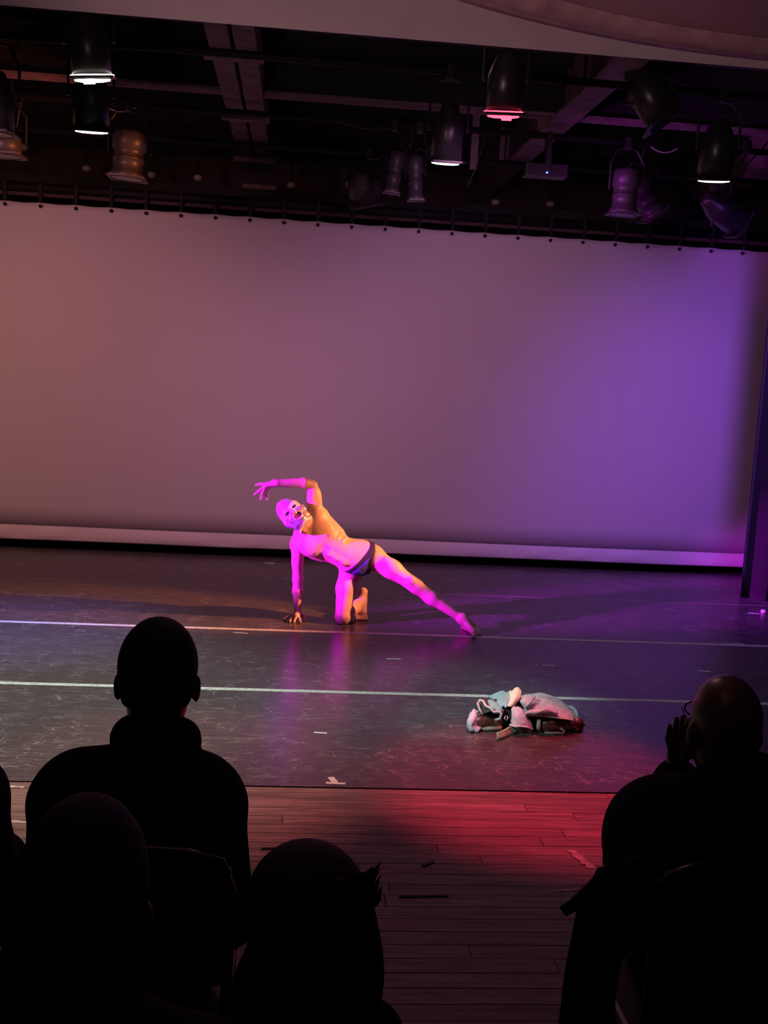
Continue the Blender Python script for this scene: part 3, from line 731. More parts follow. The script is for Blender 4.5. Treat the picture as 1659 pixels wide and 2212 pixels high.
# planted arm
g.ell(Zc(381, 512, YT-.005), (.056, .060, .055), None, .03)
g.cone(Zc(378, 520, YT), Zc(379, 740, YT), .048, .037, .03)
g.ell(Zc(372, 620, YT-.020), (.036, .026, .075), None, .02)
g.ell(Zc(382, 600, YT+.025), (.036, .026, .085), None, .02)
g.cone(Zc(379, 740, YT), Zc(378, 820, YT-.01), .036, .038, .02)
g.cone(Zc(378, 820, YT-.01), Zc(379, 950, YT-.005), .037, .026, .02)
wr = Zc(380, 962, YT-.005)
def T(x, y, z): return onz(590+x/6.636, 1150+y/6.636, z)
g.cone(Zc(379, 940, YT-.005), wr, .027, .026, .01)
bases = [T(300, 1190, .042), T(312, 1200, .045), T(328, 1205, .046), T(352, 1202, .045), T(372, 1180, .040)]
for b_ in bases: g.cone(wr, b_, .020, .0135, .012)
for b_, m_, t_ in zip(bases, [T(222, 1205, .032), T(266, 1222, .034), T(316, 1232, .034), T(374, 1230, .034), T(440, 1186, .034)],
                      [T(150, 1256, .0105), T(238, 1284, .0105), T(298, 1290, .0105), T(390, 1290, .0105), T(470, 1270, .0105)]):
    g.chain([b_, m_, t_], [.0125, .0105, .0088], .004)
# raised arm
g.ell(Zc(512, 318, YT+.02), (.060, .058, .065), None, .04)
g.cone(Zc(510, 330, YT+.02), Zc(545, 420, YT+.0), .055, .045, .05)
g.cone(Zc(497, 290, YT+.02), Zc(476, 130, YT+.0), .053, .040, .02)
g.ell(Zc(470, 205, YT-.01), (.030, .035, .075), None, .02)       # biceps
g.ell(Zc(506, 215, YT+.015), (.034, .040, .085), None, .02)      # triceps
g.cone(Zc(472, 118, YT), Zc(420, 104, YT-.03), .039, .038, .012)
g.cone(Zc(420, 104, YT-.03), Zc(238, 104, YT-.09), .037, .026, .012)
wl = Zc(226, 104, YT-.09)
g.cone(Zc(238, 104, YT-.09), wl, .026, .026, .008)
def Uh(x, y, d=0): return at(540+x/9.217, 1020+y/9.217, YT-.10+d)
hb = [Uh(345, 238, 0), Uh(312, 268, -.012), Uh(300, 298, -.014), Uh(322, 318, -.002), Uh(372, 305, .012)]
for b_ in hb: g.cone(wl, b_, .020, .0125, .012)
for b_, m_, t_ in zip(hb, [Uh(220, 236, .01), Uh(200, 358, -.02), Uh(248, 420, -.02), Uh(285, 415, .02), Uh(338, 440, .03)],
                      [Uh(122, 254, .02), Uh(92, 446, -.01), Uh(215, 540, -.01), Uh(262, 488, .035), Uh(346, 540, .04)]):
    g.chain([b_, m_, t_], [.0125, .0105, .0082], .004)
# neck and head
g.cone(Zc(448, 412, YT+.0), hp(0, -.045, -.045), .060, .054, .03)
g.cone(Zc(445, 440, YT-.075), hp(-.05, -.05, -.03), .014, .014, .02)
head_prims(g)
# outstretched leg
g.ell(Zc(865, 600, YT+.02), (.100, .095, .098), None, .05)
g.cone(Zc(880, 600, YT+.01), Zc(1000, 676, YT-.05), .082, .066, .03)
g.cone(Zc(1000, 676, YT-.05), Zc(1125, 762, YT-.11), .066, .049, .03)
g.ell(Zc(1010, 668, YT-.075), (.09, .042, .055), np.array([nrm((.8, 0, -.6)), (0, 1, 0), nrm((.6, 0, .8))]), .03)
g.ell(Zc(1135, 758, YT-.150), (.032, .026, .034), None, .02)       # kneecap
g.cone(Zc(1125, 762, YT-.11), Zc(1165, 790, YT-.12), .048, .048, .02)
g.cone(Zc(1165, 790, YT-.12), Zc(1270, 868, YT-.14), .047, .046, .03)
g.cone(Zc(1270, 868, YT-.14), Zc(1462, 1002, YT-.20), .045, .027, .03)
g.ell(Zc(1255, 866, YT-.105), (.085, .042, .040), np.array([nrm((.8, 0, -.6)), (0, 1, 0), nrm((.6, 0, .8))]), .03)  # calf
fa = Zc(1472, 1005, YT-.20)
g.cone(Zc(1462, 1002, YT-.20), fa, .028, .030, .02)
heel = onz(520+1487/3.0722, 1010+1050/3.0722, .03); ball = onz(520+1545/3.0722, 1010+1092/3.0722, .028); ball2 = onz(520+1563/3.0722, 1010+1062/3.0722, .028)
g.cone(fa, heel, .030, .027, .02)
g.cone(fa, ball, .032, .020, .03); g.cone(fa, ball2, .030, .020, .03); g.cone(heel, ball, .024, .020, .02)
for k in range(5):
    s = k/4; b_ = ball*(1-s)+ball2*s; tp = onz(520+(1542+46*s)/3.0722, 1010+(1124-22*s)/3.0722, .011)
    g.chain([b_, (b_+tp)/2+np.array((0, 0, .004)), tp], [.014, .0115, .0095 if k else .0115], .005)
# kneeling leg
g.ell(Zc(738, 640, YT+.03), (.088, .095, .090), None, .05)
g.cone(Zc(730, 690, YT+.03), Zc(700, 800, YT-.02), .082, .072, .03)
g.cone(Zc(700, 800, YT-.02), Zc(677, 985, YT-.085), .071, .055, .03)
g.ell(Zc(677, 996, YT-.095), (.052, .045, .054), None, .02)
g.cone(Zc(680, 990, YT-.07), Zc(745, 935, YT+.10), .050, .050, .02)
ka = Zc(797, 885, YT+.19)
g.cone(Zc(745, 935, YT+.10), ka, .050, .032, .02)
hl = Zc(812, 826, YT+.22); bl = onz(520+800/3.0722, 1010+975/3.0722, .035)
g.cone(ka, hl, .034, .031, .02); g.cone(hl, Zc(812, 880, YT+.21), .030, .028, .02)
g.cone(Zc(812, 880, YT+.21), bl+np.array((.012, 0, .02)), .029, .030, .02); g.cone(ka, bl, .03, .028, .02)
for k in range(5):
    s = k/4-.5; b_ = bl+np.array((s*.07, -.01, -.006)); tp = b_+np.array((s*.01, -.045, -.018))
    g.chain([b_, tp], [.013, .010], .006)
# nothing dips through the mat
zz = g.coords()[2]; g.F[:] = np.maximum(g.F, (.0055-zz).astype(np.float32))

droot = tag(field_obj('person', g.mesh(), M_skin, None, 1), 'near nude dancer in silver mask kneeling on one hand and knee, arm arched overhead', 'person')
# inked and rosy patches follow the body's own surface
me = droot.data; V = np.empty(len(me.vertices)*3, np.float32); me.vertices.foreach_get('co', V); V = V.reshape(-1, 3).astype(float)
def ramp(d, r0, r1): return np.clip((r1-d)/(r1-r0), 0, 1)
ink = np.zeros(len(V)); tc_ = Zc(945, 635, YT-.105)
q = V-tc_; r_ = np.sqrt((q[:, 0]/.040)**2+(q[:, 2]/.058)**2)
pat = (np.sin(q[:, 0]*260+2*np.sin(q[:, 2]*90))+np.sin(q[:, 2]*210+2.5*np.sin(q[:, 0]*120+1))) >  -.1
ink = np.where((r_ < 1) & (q[:, 1] < .05), (.25+.4*pat)*ramp(r_, .6, 1), 0)
for (x, y, rr) in ((628, 455, .007), (650, 462, .006)): ink = np.maximum(ink, .8*ramp(np.linalg.norm(V-Zc(x, y, YT-.095), axis=1), rr, rr*2.2)*(V[:, 1] < YT))
rosy = np.zeros(len(V))
for (x, y) in ((580, 452), (487, 573)): rosy = np.maximum(rosy, .8*ramp(np.hypot(V[:, 0]-Zc(x, y, YT-.10)[0], V[:, 2]-Zc(x, y, YT-.10)[2]), .009, .013)*(V[:, 1] < YT-.03))
ql = (V-HC)@AH.T
lips = (np.abs(ql[:, 0]) < .026) & (ql[:, 1] < -.048) & (ql[:, 1] > -.082) & (ql[:, 2] > .07)
rosy = np.where(lips, .7, rosy)
for nm, a in (('ink', ink), ('rosy', rosy)):
    at_ = me.attributes.new(nm, 'FLOAT', 'POINT'); at_.data.foreach_set('value', a.astype(np.float32))
# mask: cap of the head with eye holes and a mouth hole, raised panels and piping
hg = Field(HC-.17, HC+.17, .003); head_prims(hg); F0 = hg.F.copy()
hg.cone(hp(0, -.16, -.050), hp(0, -.03, -.045), .056, .060, .03); F1 = hg.F
X_, Y_, Z_ = hg.coords(); qx, qy, qz = X_-HC[0], Y_-HC[1], Z_-HC[2]
l_ = qx*LT[0]+qy*LT[1]+qz*LT[2]; u_ = qx*UP[0]+qy*UP[1]+qz*UP[2]; n_ = qx*NF[0]+qy*NF[1]+qz*NF[2]
al = np.abs(l_)
eye = (np.sqrt(np.sqrt(((al-.031)/.021)**4+((u_-.011)/.0092)**4))-1)*.011
mouth = (np.sqrt((l_/.029)**2+((u_+.058)/.025)**2)-1)*.027
panel = (np.sqrt(np.sqrt(((al-.037-.1*(u_-.01))/.043)**4+((u_-.015-.25*(al-.03))/.026)**4))-1)*.026
front = n_ > .0
hole = np.where(front, np.minimum(eye, mouth), .05)
edge = -(u_+.116+.06*n_)                      # lower rim of the mask
base = np.maximum(F1-.0055, np.maximum(edge, -hole))
mask = field_obj('mask', hg.mesh(np.maximum(base, -(np.where(front, panel, .05)+.0)).astype(np.float32)), M_mask, droot)
mask['label'] = 'silver wrestling mask with eye and mouth openings'
pnl = field_obj('eye_panel', hg.mesh(np.maximum(np.maximum(F1-.0065, -hole), np.where(front, panel, .05)).astype(np.float32)), M_panel, mask)
pip = np.minimum(np.minimum(np.abs(np.where(front, panel, .05)), np.abs(np.where(front, mouth-.003, .05))), np.abs(np.where(front, eye-.002, .05)))-.0028
pip = np.minimum(pip, np.abs(edge+.004)-.004)
seam = np.where((n_ < .075) & (u_ > .02), np.abs(l_*.9+.012)-.0028, .05); pip = np.minimum(pip, seam)
field_obj('piping', hg.mesh(np.maximum(np.maximum(F1-.0095, pip), edge-.001).astype(np.float32)), M_trim, mask)['label'] = 'white raised piping'
for s in (-1, 1):
    bm = bmesh.new(); bmesh.ops.create_uvsphere(bm, u_segments=12, v_segments=8, radius=.013, matrix=Matrix.Translation(hp(s*.031, .011, .072))); obj('eye', bm, M_lace, droot, True)
# laces down the back of the mask
for k in range(5):
    bm = bmesh.new(); u0 = .10-.035*k
    n0 = -.018-.098*math.sqrt(max(0, 1-((u0-.04)/.098)**2))-.007
    tube(bm, [hp(-.022, u0, n0+.004), hp(0, u0-.008, n0-.001), hp(.022, u0-.016, n0+.004)], .003, 6); obj('lace', bm, M_lace, mask)
# briefs
X_, Y_, Z_ = g.coords(); F = g.F
def plane(p0, n): n = nrm(n); return ((X_-p0[0])*n[0]+(Y_-p0[1])*n[1]+(Z_-p0[2])*n[2]).astype(np.float32)
waist = plane(Zc(752, 578, YT+.02), (.68, .34, -.73)); legl = plane(Zc(884, 600, YT), (.965, -.12, -.20)); legr = plane(Zc(735, 694, YT), (-.25, .0, -.97))
near = (np.sqrt((X_-Zc(790, 610, YT)[0])**2+(Z_-Zc(790, 610, YT)[2])**2+(Y_-YT)**2)-.24).astype(np.float32)
reg = np.maximum(np.maximum(-waist, legl), np.maximum(legr, near))
sl, _ = g.sub((Zc(640, 0, YT)[0], 7.3, .35), (Zc(920, 0, YT)[0], 7.85, .85))
class Sub: pass
sf = Field((0, 0, 0), (1, 1, 1), .5); sf.lo = np.array([g.ax[i][sl[i].start] for i in range(3)], float); sf.h = DH
br = field_obj('briefs', sf.mesh(np.maximum(F-.006, reg)[sl].copy()), M_band, droot); br['label'] = 'black briefs with a blue front panel'
field_obj('front_panel', sf.mesh(np.maximum(np.maximum(F-.0095, reg+.006), np.maximum(-waist+.030, np.maximum(legl+.030, (Y_-YT+.02).astype(np.float32))))[sl].copy()), M_brief, br)
del F0, F1, base, hole, panel, eye, mouth

# ================================================================== AUDIENCE
M_chair = mat('black_chair_plastic', (.012, .012, .013), .45); M_chrome = mat('dark_chair_tube', (.02, .02, .022), .22)
M_shoe = mat('black_shoe', (.012, .011, .011), .4); M_rim = mat('glasses_frame', (.02, .02, .02), .3)
def chair(X, Y, label, rz=0.0):
    t = empty('chair', (X, Y, 0), label=label, cat='chair', group='audience chairs'); R = Matrix.Rotation(rz, 3, 'Z')
    def w(p): return Vector((X, Y, 0))+R @ Vector(p)
    bm = bmesh.new(); box(bm, w((0, 0, .435)), (.44, .42, .03), R, .012); obj('seat', bm, M_chair, t)
    # curved back panel
    us = np.linspace(-1, 1, 15); P = np.array([[w((.215*u, -.235+.03*u*u*-1+.0, z-.05*max(0, abs(u)-.7)**1.5*(1 if z > .7 else 0))) for z in (.60, .66, .74, .82, .855)] for u in us])
    grid_mesh('backrest', P, M_chair, t, .018)
    rail = [(-.215, -.262, .58), (-.218, -.264, .80), (-.195, -.260, .858), (-.12, -.245, .872), (0, -.236, .876), (.12, -.245, .872), (.195, -.260, .858), (.218, -.264, .80), (.215, -.262, .58)]
    bm = bmesh.new(); tube(bm, [w(p) for p in rail], .011, 10); obj('back_rail', bm, M_chrome, t, True)
    for sx in (-1, 1):
        for sy in (-1, 1):
            bm = bmesh.new(); top = (sx*.2, sy*.185, .425) if sy > 0 else (sx*.214, -.262, .6)
            pts = [w((sx*.215, sy*.22 if sy > 0 else -.235, .006)), w((sx*.205, sy*.19 if sy > 0 else -.21, .42)), w(top)]
            tube(bm, pts, .011, 8); obj('leg', bm, M_chrome, t, True)
    return t

def sitter(X, Y, Hh, label, hx=0.0, hy=.03, st=None, sw=.175, hw=.078, jacket=None, hair=None, collar=None, left_hand='lap', trap=.045, legx=1.0, tilt=0.0, extra=None, jk=.022, hairm=None, bodyextra=None, ear=True):
    st = st or Hh-.345
    O = np.array((X, Y, 0.0))
    P = []                                            # (tag, kind, args)
    def cone(tg, a, b, ra, rb, k=.03): P.append((tg, 'c', (a, b, ra, rb), k))
    def ell(tg, c, r, k=.03, A=None): P.append((tg, 'e', (c, r, A), k))
    hz = Hh-.115; ct, sn = math.cos(tilt), math.sin(tilt)
    A = np.array([(ct, 0, sn), (0, 1, 0), (-sn, 0, ct)])
    def hd(x, y, z): return (hx+x*ct-z*sn, hy+y, hz+x*sn+z*ct)
    ell('head', hd(0, -.005, .020), (hw, .098, .097), 0, A); ell('head', hd(0, .028, -.05), (hw*.83, .075, .075), .03, A); ell('head', hd(0, .075, -.093), (.028, .025, .022), .02, A)
    P.append(('head', 'c', (hd(0, .085, -.005), hd(0, .108, -.040), .009, .013), .012))
    ell('head', hd(0, .08, .028), (.05, .018, .016), .02, A)
    ell('head', hd(0, .088, -.066), (.024, .010, .010), .008, A)
    if ear:
        for s in (-1, 1): ell('head', hd(s*(hw+.004), -.005, -.028), (.010, .020, .032), .006, A); 
    cone('neck', (hx*.8, hy*.7-.015, st+.02), hd(0, -.015, -.06), .060, .056)
    ell('torso', (0, .01, st-.17), (.165, .115, .20), .03); ell('torso', (0, .02, .66), (.15, .115, .16), .05)
    ell('torso', (0, .0, .545), (.175, .13, .10), .05)
    cone('torso', (-sw+.02, 0, st-.02), (sw-.02, 0, st-.02), .058, .058, .05)
    for s in (-1, 1):
        cone('torso', (hx*.7, 0, st+trap), (s*(sw-.04), 0, st+.0), .05, .045, .05)
        ell('arm', (s*sw, 0, st-.035), (.055, .058, .062), .03)
        if s < 0 and left_hand == 'face':
            def lp(px, py, Y): return at(px, py, Y)-O
            el, wr_ = lp(1372, 1858, 2.42), lp(1462, 1690, 2.36)
            cone('arm', (s*sw, 0, st-.04), el, .050, .042); cone('arm', el, wr_, .042, .027)
            cone('hand', wr_, lp(1464, 1625, 2.36), .026, .026, .01)
            for k, (bx0, tx, ty) in enumerate(((1452, 1447, 1568), (1462, 1463, 1551), (1472, 1477, 1546), (1480, 1488, 1553))):
                b_, t_ = lp(bx0, 1622, 2.33+.02*k), lp(tx, ty, 2.33+.02*k); m_ = (b_+t_)/2+np.array((-.006, 0, 0))
                cone('hand', b_, m_, .0100, .0092, .004); cone('hand', m_, t_, .0092, .0076, .004)
            cone('hand', lp(1476, 1650, 2.33), lp(1488, 1618, 2.32), .012, .010, .006); cone('hand', lp(1488, 1618, 2.32), lp(1490, 1590, 2.32), .010, .008, .004)
        else:
            el = (s*(sw+.055), .04, st-.33); hnd = (s*.10, .30, .635)
            cone('arm', (s*sw, 0, st-.04), el, .050, .040); cone('arm', el, hnd, .040, .027)
            pl_ = np.array((s*.085, .36, .625)); cone('hand', hnd, pl_, .027, .026, .01)
            for k in range(4):
                b_ = pl_+np.array((s*(-.03+.02*k), .03, .0)); cone('hand', b_, b_+(0, .035, -.004), .0100, .0092, .004); cone('hand', b_+(0, .035, -.004), b_+(0, .058, -.022), .0092, .008, .004)
            b_ = pl_+np.array((-s*.028, .0, .008)); cone('hand', b_, b_+(-s*.022, .04, .004), .011, .009, .006)
        cone('leg', (s*.095, .02, .535), (s*.125*legx, .41, .515), .085, .060, .04)
        cone('leg', (s*.125*legx, .41, .515), (s*.13*legx, .40, .10), .056, .036, .03); ell('leg', (s*.128*legx, .375, .34), (.05, .052, .10), .03)
        cone('foot', (s*.13*legx, .40, .09), (s*.13*legx, .385, .045), .036, .035, .02); cone('foot', (s*.13*legx, .40, .05), (s*.14*legx, .55, .036), .034, .030, .02)
    if bodyextra: bodyextra(cone, ell, hd)
    def build(tags, off=0.0, h=.009, lo=(-.36, -.26, 0.0), hi=(.36, .70, Hh+.05), extra=None, cut=None):
        gg = Field(O+np.array(lo), O+np.array(hi), h)
        for tg, kd, a, k in P:
            if tg not in tags: continue
            if kd == 'c': gg.cone(O+np.array(a[0]), O+np.array(a[1]), a[2]+off, a[3]+off, k)
            else: gg.ell(O+np.array(a[0]), np.array(a[1])+off, a[2], k)
        if extra: extra(gg, O, hd)
        if cut is not None:
            x, y, z = gg.coords(); gg.F[:] = np.maximum(gg.F, cut(x-O[0], y-O[1], z).astype(np.float32))
        return gg.mesh()
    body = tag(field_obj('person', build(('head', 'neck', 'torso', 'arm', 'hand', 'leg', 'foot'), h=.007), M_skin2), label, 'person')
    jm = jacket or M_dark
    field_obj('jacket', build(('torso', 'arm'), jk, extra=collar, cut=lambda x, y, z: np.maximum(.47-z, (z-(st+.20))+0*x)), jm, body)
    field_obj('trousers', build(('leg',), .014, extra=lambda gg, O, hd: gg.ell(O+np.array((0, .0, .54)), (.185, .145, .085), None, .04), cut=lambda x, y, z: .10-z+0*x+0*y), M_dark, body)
    for s in (-1, 1):
        field_obj('shoe', build(('foot',), .012, lo=(s*.13*legx-.08, .28, 0.0), hi=(s*.13*legx+.08, .66, .16), cut=lambda x, y, z: np.maximum(.004-z, z-.10)+0*x+0*y), M_shoe, body)
    if hair: field_obj('hair', hair(O, hd, A, hw, Field), hairm or M_hair, body)
    return body, O, hd

def short_hair(thick=.010, low=-.055, back=.075):
    def f(O, hd, A, hw, FF):
        c = O+np.array(hd(0, -.005, .020)); gg = FF(c-.17, c+.17, .006)
        gg.ell(c, (hw+thick*.6, .098+thick, .097+thick), A, 0)
        gg.ell(O+np.array(hd(0, -.025, -.045)), (hw*.86, .072, .050), A, .03)
        x, y, z = gg.coords(); q = [x-c[0], y-c[1], z-c[2]]
        f_ = q[1]-.035-.45*np.maximum(q[2], 0)               # hairline at the front
        lo_ = -(q[2]-low)+.9*np.maximum(q[1]+.02, 0)          # nape, rising over the ears
        gg.F[:] = np.maximum(gg.F, np.maximum(f_, lo_-.02).astype(np.float32))
        return gg.mesh()
    return f

# seated man at left: cropped hair, stand collar jacket
XL = at(300, 1690, 2.25)[0]; k1 = 2.27/FPX
def collarL(gg, O, hd):
    c = O+np.array((.033, -.005, at(332, 1590, 2.25)[2]))
    gg.ell(c, (.092, .088, .050), None, .012); gg.ell(c+np.array((.062, -.01, -.010)), (.036, .06, .045), None, .02); gg.ell(c+np.array((-.050, -.01, .0)), (.040, .06, .045), None, .02)
    for s in (-1, 1): gg.ell(O+np.array((s*.160, .0, .885)), (.058, .08, .060), None, .03); gg.cone(O+np.array((s*.172, .0, .87)), O+np.array((s*.182, .03, .72)), .058, .05, .03)
manL, OL, hdL = sitter(XL, 2.25, at(338, 1352, 2.25)[2], 'seated man in silhouette at left, short hair, stand collar jacket', hx=at(338, 1450, 2.25)[0]-XL, sw=.148, st=.925, trap=.012, hw=.080, hair=short_hair(), collar=collarL)
chair(XL, 2.28, 'black chair under the short haired man in stand collar jacket')
# far left neighbour, only the shoulder in frame
XN = at(22, 1760, 2.3)[0]-.262
sitter(XN, 2.3, 1.27, 'seated person cut by the left edge, only a dark red shoulder in view', jacket=M_dark2, hair=short_hair(), st=.90, sw=.178)
chair(XN, 2.33, 'black chair at the left edge under the dark red shoulder')
# bald man at right, hand raised to his glasses
XR = at(1582, 1700, 2.23)[0]
def collarR(gg, O, hd):
    gg.ell(O+np.array((.03, .0, at(1560, 1690, 2.23)[2])), (.100, .10, .075), None, .04)
    gg.ell(O+np.array((-.19, .02, .80)), (.085, .10, .12), None, .05); gg.ell(O+np.array((.19, .02, .80)), (.085, .10, .12), None, .05)
    gg.ell(O+np.array((0, -.01, .72)), (.22, .15, .22), None, .06)
manR, OR, hdR = sitter(XR, 2.23, at(1568, 1477, 2.23)[2], 'seated bald man at right in glasses, hand raised beside his face', hx=at(1591, 1560, 2.23)[0]-XR, hy=.06, st=.892, sw=.182, hw=.076, legx=.5, trap=.0, collar=collarR, left_hand='face', jk=.03)
bm = bmesh.new()
for s in (-1, 1):
    e0 = OR+np.array(hdR(s*.080, .0, -.006)); tube(bm, [e0, OR+np.array(hdR(s*.079, .05, .004)), OR+np.array(hdR(s*.066, .105, .006))], .0028, 6)
    c = OR+np.array(hdR(s*.034, .112, .002)); tube(bm, [c+np.array((.020*math.cos(a), 0, .016*math.sin(a))) for a in np.linspace(0, 2*math.pi, 17)[:-1]], .0022, 6, closed=True)
tube(bm, [OR+np.array(hdR(-.008, .112, .006)), OR+np.array(hdR(.008, .112, .006))], .002, 6)
obj('glasses', bm, M_rim, manR)
p = at(1460, 1692, 2.36); bm = bmesh.new()
tube(bm, [p+np.array((.034*math.cos(a), .030*math.sin(a), .006*math.sin(a))) for a in np.linspace(0, 2*math.pi, 21)[:-1]], .005, 8, closed=True); obj('bracelet', bm, M_chrome, manR, True)
XRC = at(1640, 1900, 2.0)[0]
chair(XRC, 2.25, 'black chair with a rounded tube back under the bald man at right')
# front row heads close to the camera
XF = at(172, 1930, 1.2)[0]
def hoodF(gg, O, hd):
    gg.ell(O+np.array((-.004, -.02, at(170, 2090, 1.2)[2])), (.088, .08, .065), None, .02)
sitter(XF, 1.2, at(190, 1770, 1.2)[2], 'dark head at the lower left in front of the short haired man', hair=short_hair(.012, -.07), collar=hoodF, sw=.165, hw=.070, st=.98, legx=.6)
chair(XF, 1.22, 'black chair under the dark head at the lower left')
XT, YT2, KS = at(690, 2000, 1.82)[0], 1.82, .75      # a child: the same body at three quarter size
def bob(O, hd, A, hw, FF):
    c = O+np.array(hd(0, -.005, .015)); gg = FF(c-.46, c+.44, .009)
    gg.ell(c+np.array((-.034, 0, .0)), (.146, .158, .138), A, 0)
    gg.ell(O+np.array(hd(.002, -.02, -.13)), (.156, .122, .20), A, .06)
    gg.ell(O+np.array(hd(.065, -.02, -.22)), (.092, .10, .14), A, .05); gg.ell(O+np.array(hd(-.105, -.02, -.25)), (.105, .10, .17), A, .05)
    r = random.Random(3)
    for i in range(70):                      # loose locks
        a = r.uniform(-2.6, -.5); b_ = r.uniform(-.9, .9)
        s0 = c+np.array((.142*math.cos(b_)*math.cos(a), .152*math.sin(a)*math.cos(b_), .134*math.sin(b_)))
        s1 = s0+np.array((r.uniform(-.014, .016), r.uniform(-.016, .0), -r.uniform(.03, .08)))
        gg.cone(s0, s1, .011, .004, .008)
    x, y, z = gg.coords(); q1, q2 = y-c[1], z-c[2]
    gg.F[:] = np.maximum(gg.F, (np.minimum(q1-.055-.3*np.maximum(q2, 0), .05)+0*x).astype(np.float32))
    return gg.mesh()
kid, OK_, _h = sitter(XT, YT2, at(690, 1868, 1.82)[2]/KS, 'dark tousled bob haired head at the bottom with locks sticking out', hair=bob, sw=.145, hw=.080, st=.85, trap=.0, legx=.8, hairm=M_hair2, ear=False)
bm = bmesh.new()
for (a, b_) in (((752, 1893), (824, 1860)), ((756, 1900), (818, 1868)), ((758, 1908), (821, 1874)), ((760, 1915), (815, 1884)), ((764, 1925), (822, 1890)), ((770, 1938), (819, 1903)), ((748, 1888), (806, 1870)), ((780, 1955), (824, 1925)), ((772, 1945), (826, 1912))):
    p0, p1 = [OK_+(at(*q, 1.79)-OK_)/KS for q in (a, b_)]; m_ = (p0+p1)/2+np.array((.010, 0, -.014))
    tube(bm, [p0, (p0+m_)/2+np.array((0, 0, -.004)), m_, (m_+p1)/2+np.array((.003, 0, -.003)), p1], [.012, .010, .008, .0045, .0008], 7)
obj('hair_lock', bm, M_hair2, kid, True)
kid.scale = (KS,)*3; kid.location = tuple(OK_*(1-KS))
kc = chair(XT, YT2+.02, 'small black chair under the tousled bob haired head'); kc.scale = (KS,)*3

# coat hanging off the bald man's chair with its stiff belt sticking out
cy_ = 2.05
ct_ = empty('coat', tuple(onz(1270, 2212+290)), label='dark coat hanging from the chair beside the bald man, belt sticking out', cat='coat')
ct_.location = (at(1290, 2100, cy_)[0], cy_, .02)
L = [((1300, 1880), (1275, 1920), (1250, 1975), (1240, 2020), (1222, 2120), (1212, 2212), (1206, 2330), (1204, 2470)),
     ((1345, 1860), (1335, 1930), (1310, 1990), (1300, 2040), (1280, 2130), (1262, 2212), (1256, 2330), (1252, 2480)),
     ((1400, 1860), (1390, 1940), (1370, 1990), (1345, 2030), (1318, 2110), (1306, 2212), (1300, 2330), (1296, 2470)),
     ((1450, 1880), (1440, 1950), (1410, 1985), (1365, 2025), (1338, 2060), (1322, 2140), (1316, 2330), (1312, 2460))]
dY = [.0, -.035, .0, .03]
def loft(cols, nu=20, nv=24, wave=0.0, seed=0):
    """cols: list of columns of 3D points -> smooth grid through them"""
    A_ = np.array(cols, float)
    def cr(P_, n):
        m = len(P_); out = []
        for t in np.linspace(0, m-1, n):
            i = min(int(t), m-2); f = t-i; p0, p1, p2, p3 = P_[max(i-1, 0)], P_[i], P_[i+1], P_[min(i+2, m-1)]
            out.append(.5*(2*p1+(p2-p0)*f+(2*p0-5*p1+4*p2-p3)*f*f+(3*p1-p0-3*p2+p3)*f**3))
        return np.array(out)
    B_ = np.array([cr(c, nv) for c in A_]); G = np.array([cr(B_[:, j], nu) for j in range(nv)]).transpose(1, 0, 2)
    if wave:
        r = np.random.RandomState(seed); i, j = np.meshgrid(np.linspace(0, 1, nu), np.linspace(0, 1, nv), indexing='ij')
        d = np.zeros((nu, nv))
        for q_ in range(9):
            m_ = 1 if q_ < 5 else 2.6
            d += np.sin(2*math.pi*(i*r.uniform(-2.5, 2.5)*m_+j*r.uniform(-2.5, 2.5)*m_+r.rand())+1.5*np.sin(5*i+7*j))*r.uniform(.3, 1)/m_**.7
        G[:, :, 1] += d*wave*.5; G[:, :, 2] += d*wave*.4
    return G
grid_mesh('body_panel', loft([[at(*p, cy_+dY[i]) for p in c] for i, c in enumerate(L)], 14, 26, .006, 2), M_dark, ct_, .02)
bl_ = [((1318, 1862), (1288, 1890), (1250, 1930), (1210, 1962)), ((1330, 1878), (1302, 1908), (1262, 1952), (1222, 1976))]
grid_mesh('belt', loft([[at(*p, cy_-.03) for p in c] for c in bl_], 6, 14, .001), M_dark, ct_, .012)

# ================================================================== CLOTHES PILE
YB = float(onz(1185, 1586)[1])
def Hq(x, y, d=0.0):
    p = at(960+x/4.88, 1450+y/4.88, YB+d); p[2] = max(p[2], .009); return p
M_denim = mat('grey_denim', (.36, .40, .42), .9, var=.28, scale=34, bump=.35)
M_shirt = mat('pale_teal_shirt', (.22, .50, .50), .85, var=.12, scale=50, bump=.2)
M_lining = mat('dark_lining', (.03, .03, .035), .9)
M_edge = mat('pale_seam_edge', (.70, .70, .66), .8)
M_leather = mat('dark_brown_leather', (.12, .045, .035), .38, var=.4, scale=22, bump=.2)
M_sole = mat('boot_sole', (.42, .38, .32), .6, var=.2, scale=30)
M_belt = mat('pale_green_belt', (.34, .50, .32), .5, var=.2, scale=40); M_buck = mat('steel_buckle', (.5, .5, .5), .25, metal=.9)
M_sock = mat('pale_blue_cloth', (.55, .62, .72), .9, var=.1, scale=60, bump=.2)
def cloth(name, cols, m, parent, wave=.006, th=.006, seed=1, nu=22, nv=22):
    G = loft([[Hq(*p) for p in c] for c in cols], nu, nv, wave, seed); G[:, :, 2] = np.maximum(G[:, :, 2], .010)
    return grid_mesh(name, G, m, parent, th)
def cord(name, pts, r, m, parent):
    bm = bmesh.new(); tube(bm, [Hq(*p) for p in pts], r, 8); return obj(name, bm, m, parent, True)
o0 = tuple(onz(1200, 1570))
jk_ = empty('jacket', o0, label='grey denim jacket lit pink, heaped on the right of the clothes pile', cat='jacket')
